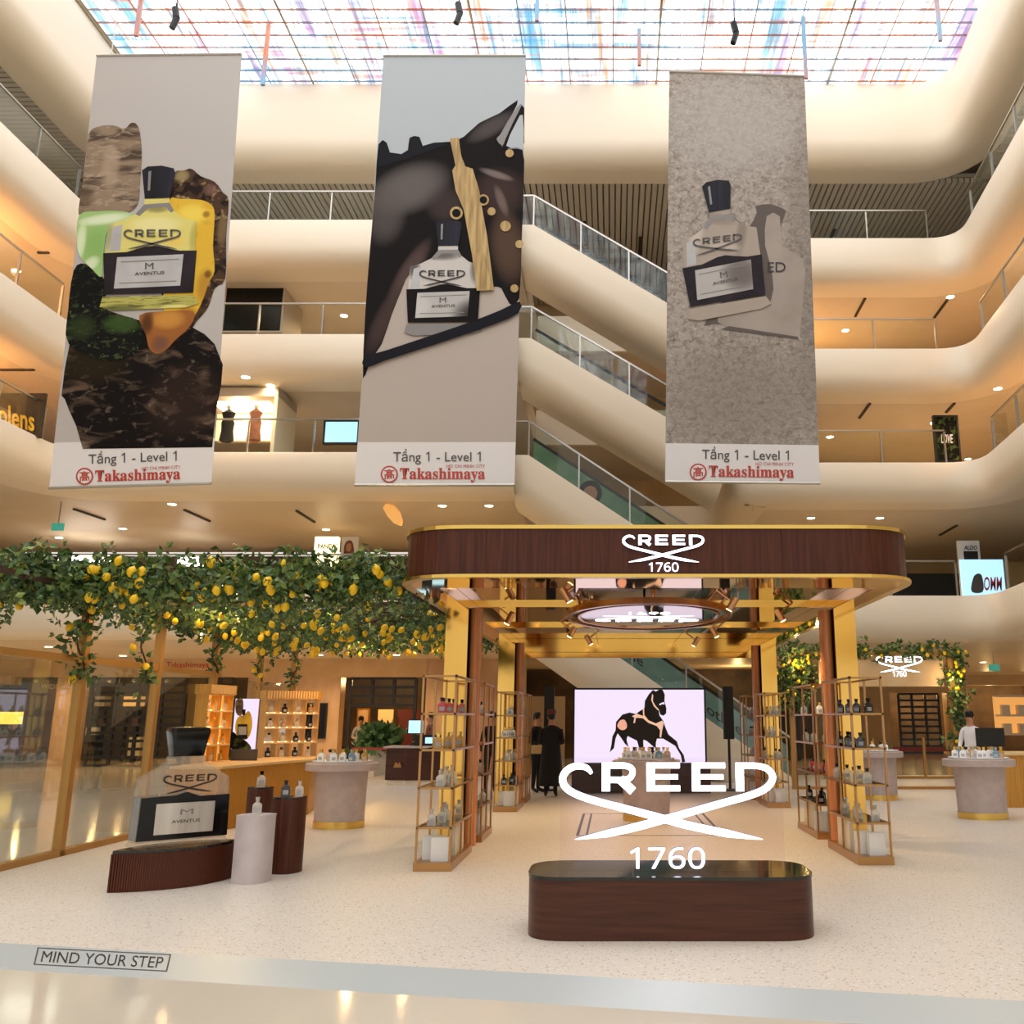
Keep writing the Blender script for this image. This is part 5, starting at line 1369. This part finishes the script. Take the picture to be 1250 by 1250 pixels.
tag(t, 'small dark tilted screen at the foot of the backlit kiosk poster', 'screen')
t.location.z = .885 - (kb.z - .06)
spot((-5.4, 14.6, 2.8), 60, 'ffc070', R(120)); spot((-5.0, 16.2, 2.8), 60, 'ffc070', R(120))

# ------------------------------------------------------------------ reception desk, planter, barrier
rd = thing('reception_desk', 'walnut reception desk with pale kick plate behind the left racks', 'desk', (-4.8, 22.9, 0))
MB().prism([(-5.42, 22.5), (-4.9, 22.35), (-4.0, 22.5), (-4.0, 23.2), (-5.42, 23.2)], .12, .86).build('front_panel', 'walnuth', rd)
MB().prism([(-5.38, 22.54), (-4.9, 22.4), (-4.0, 22.54), (-4.0, 23.2), (-5.38, 23.2)], 0, .12).build('kick_plate', 'boxcream', rd)
MB().box(-5.45, -3.95, 22.32, 23.25, .86, .9).build('worktop', 'tablelilac', rd)
MB().flat([at(u, v, 22.3) for u, v in ((480, 937), (483, 930), (486, 933), (488, 930), (490, 937))]).build('emblem', 'brass', rd)
a, b = at(500, 893, 22.9), at(514, 878, 22.9)
mn = thing('desk_monitor', 'white glowing monitor on the reception desk', 'monitor', (a.x + .15, 22.9, .9))
MB().box(-.2, .2, 0, .03, .28, .62).build('bezel', 'black', mn, True); MB().box(-.18, .18, -.005, 0, .3, .6).build('display', 'bluescreen', mn, True)
MB().box(-.02, .02, .01, .03, .02, .3).build('stand', 'black', mn, True); MB().box(-.12, .12, -.08, .1, 0, .02).build('foot', 'black', mn, True)
pr1 = thing('till_cabinet', 'black till cabinet on the reception desk', 'till', (-4.45, 22.95, .9))
MB().box(-.35, .3, -.2, .2, 0, .26).build('housing', 'black', pr1, True); MB().box(-.1, .2, -.21, -.2, .06, .2).build('display', 'bluescreen', pr1, True)
ptt = thing('potted_plant', 'bushy green plant in a white tapered planter near the entrance', 'plant', (-6.7, 26.8, FZ))
MB().lathe([(.3, 0), (.42, .75), (.4, .78), (.36, .74)], 4).build('planter', 'planter', ptt, True)
mb = MB(); foliage(mb, lambda: Vector((random.gauss(0, .24), random.gauss(0, .24), .95 + random.uniform(-.2, .4))), 260, (.18, .34), .3)
f = mb.build('leaves', 'leafdark', ptt, True); f['kind'] = 'stuff'
br = thing('belt_barrier', 'red belt barrier on black posts by the reception', 'barrier', (-6.4, 24.8, 0))
for x in (-6.9, -5.7): MB().tube((x, 24.8, 0), (x, 24.8, .85), .03).lathe([(.15, 0), (.15, .02)], 12, (x, 24.8, 0)).build('post', 'black', br)
MB().box(-6.9, -5.7, 24.79, 24.81, .74, .80).build('belt', 'red', br)

# ------------------------------------------------------------------ vine gate on the right with its wordmark
GY = 21.3
gt = thing('vine_gate', 'gold gate frame with header board on the right of the canopy', 'gate', (6, GY, 0))
for x in (4.1, 7.8): MB().box(x - .06, x + .06, GY - .06, GY + .06, 0, 3.05).build('post', 'framegold', gt)
MB().box(4.1, 7.8, GY - .05, GY + .05, 2.98, 3.06).build('top_beam', 'framegold', gt)
hb0, hb1 = at(1000, 838, GY), at(1150, 806, GY)
MB().box(hb0.x, hb1.x, GY - .04, GY + .04, hb0.z, hb1.z).build('header_board', 'wallwarm', gt)
MB().box(4.1, 7.8, GY - .05, GY + .05, 0, .06).build('bottom_rail', 'framegold', gt)
MB().box(4.2, 5.6, GY - .006, GY + .006, .06, 2.2).build('pane', 'glass', gt)
sign3d('gate_sign', 'small white glowing wordmark on the vine gate header board', 1098, 808.5, 57, GY - .06, '1760', .008, (1090, 819, 1106, 826))
gf = thing('glass_fence', 'low glass fence with gold base rail beyond the vine gate', 'fence', (7.5, 25.0, 0))
MB().box(5.6, 9.6, 24.95, 25.05, 0, .06).build('bottom_rail', 'framegold', gf)
for k in range(3): MB().box(5.6 + k * 1.34, 6.9 + k * 1.34, 24.99, 25.01, .06, 1.05).build('pane', 'glass', gf)
for k in range(4): MB().box(5.57 + k * 1.34, 5.63 + k * 1.34, 24.97, 25.03, .06, 1.05).build('post', 'framegold', gf)
ga = thing('lemon_garland', 'green lemon garland arching over the gate on the right', 'garland', (6, GY, 2))
top = [(4.0 + 3.95 * k / 24, GY - .05, 3.08 + .06 * math.sin(k * 1.3)) for k in range(25)]
legl = [(4.05 + random.uniform(-.15, .35), GY - .05, 3.0 - k * .09) for k in range(14)]
legr = [(7.9 + .05 * math.sin(k), GY - .05, 3.0 - k * .11) for k in range(22)]
mb = MB()
foliage(mb, lambda: Vector(random.choice(top)) + Vector((random.gauss(0, .1), random.gauss(0, .09), random.gauss(0, .09))), 330, (.08, .15))
foliage(mb, lambda: Vector(random.choice(legl)) + Vector((random.gauss(0, .22), random.gauss(0, .12), random.gauss(0, .1))), 380, (.08, .15))
foliage(mb, lambda: Vector(random.choice(legr)) + Vector((random.gauss(0, .12), random.gauss(0, .1), random.gauss(0, .07))), 330, (.08, .15))
f = mb.build('foliage', 'leaf', ga); f['kind'] = 'stuff'
for src, n in ((top, 14), (legl, 22), (legr, 12)):
    for k in range(n):
        c = random.choice(src); put_lemon(ga, (c[0] + random.uniform(-.2, .2), c[1] - .15, c[2] + random.uniform(-.12, .08)), .85)
for x, z in ((4.2, 2.8), (4.7, 2.3), (7.7, 2.4)): point((x, GY - .4, z), 10, 'ffd79a', .04)

# ------------------------------------------------------------------ right counter, till
rc_ = thing('right_counter', 'gold reeded counter at the right edge of the picture', 'counter', (7.8, 17.4, 0))
MB().box(6.75, 9.4, 16.95, 17.9, 0, .9).build('body', 'kioskgold', rc_); MB().box(6.7, 9.45, 16.9, 17.95, .9, .94).build('worktop', 'boxgold', rc_)
reed3 = MB().lathe([(.011, 0), (.011, .89)], 6).mesh('reed', 'kioskgold')
for k in range(68): link('reed', reed3, rc_, (-1.04 + k * .039, -.45, .004))
m2 = thing('till_monitor', 'black till monitor seen from behind in front of the man in white', 'monitor', (6.98, 17.3, .94))
MB().box(-.26, .26, 0, .05, .1, .44).build('housing', 'black', m2, True); MB().box(-.04, .04, .0, .05, .02, .12).build('stand', 'black', m2, True); MB().box(-.14, .14, -.08, .12, 0, .02).build('foot', 'black', m2, True)
bottle('amber', (7.95, 17.2, .94), 1.6, 'amber bottle standing on the gold counter at the right edge', None)

# ------------------------------------------------------------------ people
def person(label, loc, rz, h, top, bottom, pose='hold', hairm='hair', extra=None):
    s = h / 1.72
    V, E, Rd = [], [], []
    def add(p, r, par=None):
        V.append(p); Rd.append(r if isinstance(r, tuple) else (r, r))
        if par is not None: E.append((par, len(V) - 1))
        return len(V) - 1
    pel = add((0, 0, .96), (.155, .115))
    wa = add((0, 0, 1.10), (.14, .105), pel); ch = add((0, -.01, 1.28), (.165, .115), wa); nb = add((0, 0, 1.42), (.10, .08), ch)
    nk = add((0, -.005, 1.49), (.055, .058), nb); h1 = add((0, -.02, 1.57), (.072, .088), nk); h2 = add((0, -.02, 1.655), (.076, .092), h1)
    for sx in (-1, 1):
        sh = add((sx * .165, 0, 1.385), .062, nb)
        if pose == 'hold':
            el = add((sx * .225, .05, 1.13), .046, sh); wr = add((sx * .13, -.20, 1.08), .03, el); hd = (0, -.1, .02)
        elif pose == 'type':
            el = add((sx * .23, -.02, 1.12), .046, sh); wr = add((sx * .16, -.28, 1.03), .03, el); hd = (0, -.1, 0)
        else:
            el = add((sx * .215, .02, 1.12), .046, sh); wr = add((sx * .225, -.03, .88), .03, el); hd = (0, -.01, -.1)
        pm = add(tuple(V[wr][i] + hd[i] * .6 for i in range(3)), (.034, .022), wr)
        side = (1, 0, 0)
        for k in range(4):
            o = (k - 1.5) * .018; b0 = tuple(V[pm][i] + hd[i] * .35 + side[i] * o for i in range(3)); L = (.055, .065, .062, .048)[k]
            f0 = add(b0, .0095, pm)
            n0 = math.sqrt(sum(x * x for x in hd)); f1 = add(tuple(b0[i] + hd[i] / n0 * L * .6 for i in range(3)), .0085, f0)
            add((b0[0] + hd[0] / n0 * L, b0[1] + hd[1] / n0 * L, b0[2] + hd[2] / n0 * L - .015), .007, f1)
        t0 = add((V[pm][0] - sx * .035, V[pm][1] - .005, V[pm][2] + .005), .011, pm); add((V[pm][0] - sx * .05, V[pm][1] + hd[1] * .3, V[pm][2] + hd[2] * .3), .009, t0)
        hp = add((sx * .085, 0, .90), .10, pel); kn = add((sx * .095, -.015, .50), .062, hp); an = add((sx * .10, .02, .10), .045, kn); add((sx * .115, -.15, .042), (.042, .032), an)
    me = bpy.data.meshes.new('person'); me.from_pydata(V, E, [])
    ob = bpy.data.objects.new('person', me); COL.objects.link(ob)
    md = ob.modifiers.new('s', 'SKIN'); md.use_smooth_shade = True
    for i, r in enumerate(Rd): me.skin_vertices[0].data[i].radius = r
    me.skin_vertices[0].data[0].use_root = True
    ss = ob.modifiers.new('u', 'SUBSURF'); ss.levels = 2; ss.render_levels = 2
    dg = bpy.context.evaluated_depsgraph_get()
    m2 = bpy.data.meshes.new_from_object(ob.evaluated_get(dg)); bpy.data.objects.remove(ob)
    zmin = min(v.co.z for v in m2.vertices)
    for v in m2.vertices: v.co = Vector((v.co.x, v.co.y, (v.co.z - zmin))) * s
    for m in ('skin', top, bottom, 'shoe'): m2.materials.append(MATS[m])
    for p in m2.polygons:
        c = p.center / s; arm = abs(c.x) > .19 or c.y < -.16
        if c.z > 1.46: k = 0
        elif c.z < .11: k = 3
        elif arm and pose == 'hold' and c.y < -.17 and c.z > .7: k = 0
        elif arm and pose == 'type' and c.y < -.26 and c.z > .7: k = 0
        elif pose == 'hang' and abs(c.x) > .17 and c.z < .90 and c.z > .6: k = 0
        elif c.z < .97 and not (abs(c.x) > .17 and pose == 'hang'): k = 2
        else: k = 1
        p.material_index = k
        p.use_smooth = True
    o = link('person', m2, None, loc, rz); tag(o, label, 'person')
    MB().loft([[(.083 * r * math.cos(a) * s, (-.005 + .1 * r * math.sin(a) + (.012 if z < 1.66 else 0)) * s, z * s) for a in (2 * math.pi * k / 14 for k in range(14))] for r, z in ((.62, 1.58), (.95, 1.62), (1.03, 1.67), (.98, 1.72), (.7, 1.76), (.2, 1.775))]).build('hair', hairm, o, True, True)
    for v in o.children[0].data.vertices:
        if v.co.z < 1.69 * s and v.co.y < -.03 * s: v.co.y = -.03 * s
    for sx in (-1, 1):
        MB().lathe([(.002, -.006), (.011, 0), (.002, .006)], 8, (sx * .03 * s, -.105 * s, 1.635 * s)).build('eye', 'hair', o, True)
        MB().lathe([(.002, -.028), (.014, 0), (.002, .028)], 8, (sx * .078 * s, -.005 * s, 1.62 * s)).build('ear', 'skin', o, True)
    MB().loft([[(.012 * w * math.cos(a) * s, (-.108 - .012 * w * abs(math.sin(a))) * s, z * s) for a in (2 * math.pi * k / 6 for k in range(6))] for w, z in ((1.1, 1.595), (1.3, 1.605), (.5, 1.64))]).build('nose', 'skin', o, True)
    MB().box(-.02 * s, .02 * s, -.112 * s, -.1 * s, 1.568 * s, 1.576 * s).build('mouth', 'sofa', o, True)
    return o, s
def coat(o, s, mat='clothblack', low=.22):
    mb = MB()
    secs = []
    for z, rx, ry, y in ((low, .26, .2, .02), (.6, .24, .18, .01), (.95, .205, .155, 0), (1.1, .19, .14, 0), (1.3, .215, .15, 0), (1.40, .19, .12, 0), (1.46, .08, .075, 0)):
        secs.append([(rx * math.cos(a) * s, (y + ry * math.sin(a)) * s, z * s) for a in (2 * math.pi * k / 18 for k in range(18))])
    mb.loft(secs)
    for sx in (-1, 1): mb.tube((sx * .17 * s, 0, 1.37 * s), (sx * .235 * s, .05 * s, 1.12 * s), .072 * s, 10, .06 * s); mb.tube((sx * .235 * s, .05 * s, 1.13 * s), (sx * .14 * s, -.17 * s, 1.08 * s), .06 * s, 10, .045 * s)
    mb.build('long_coat', mat, o, True, True)
a = at(672, 973, 19.3)
o, s = person('person in a long black coat and cap seen from behind under the canopy', (a.x, 19.3, 0), R(180), 1.66, 'clothblack', 'clothblack')
coat(o, s)
MB().loft([[(.092 * r * math.cos(t) * s, (-.01 + .105 * r * math.sin(t)) * s, z * s) for t in (2 * math.pi * k / 16 for k in range(16))] for r, z in ((1.08, 1.70), (1.1, 1.745), (1.05, 1.79), (.3, 1.80))]).build('cap', 'hatred', o, True, True)
o, s = person('person in black facing the one in the long coat', (at(654, 970, 20.4).x, 20.4, 0), R(60), 1.64, 'clothblack', 'trousers')
bk = MB().box(-.13, .13, -.02, .02, -.09, .09).build('leaflet', 'boxgold'); bk.location = (at(656, 915, 20.0).x, 20.0, at(0, 915, 20.0).z)
bk.rotation_euler = (.5, 0, .2)
tag(bk, 'yellow leaflet held by the person facing the one in the long coat', 'leaflet')
o, s = person('person in a black suit behind the far left rack', (at(598, 972, 20.0).x, 20.0, 0), R(20), 1.66, 'clothblack', 'trousers', 'hang')
o, s = person('person in a pale shirt and black trousers standing by the shop entrance', (at(437, 940, 28.2).x, 28.2, FZ), R(25), 1.64, 'clothgrey', 'trousers', 'hold')
o, s = person('person in brown behind the reception desk', (at(523, 950, 23.7).x, 23.7, 0), R(-60), 1.66, 'sofa', 'trousers', 'type')
o, s = person('person in a white shirt behind the right counter', (at(1190, 950, 18.5).x, 18.5, 0), R(-40), 1.66, 'clothwhite', 'trousers', 'type')
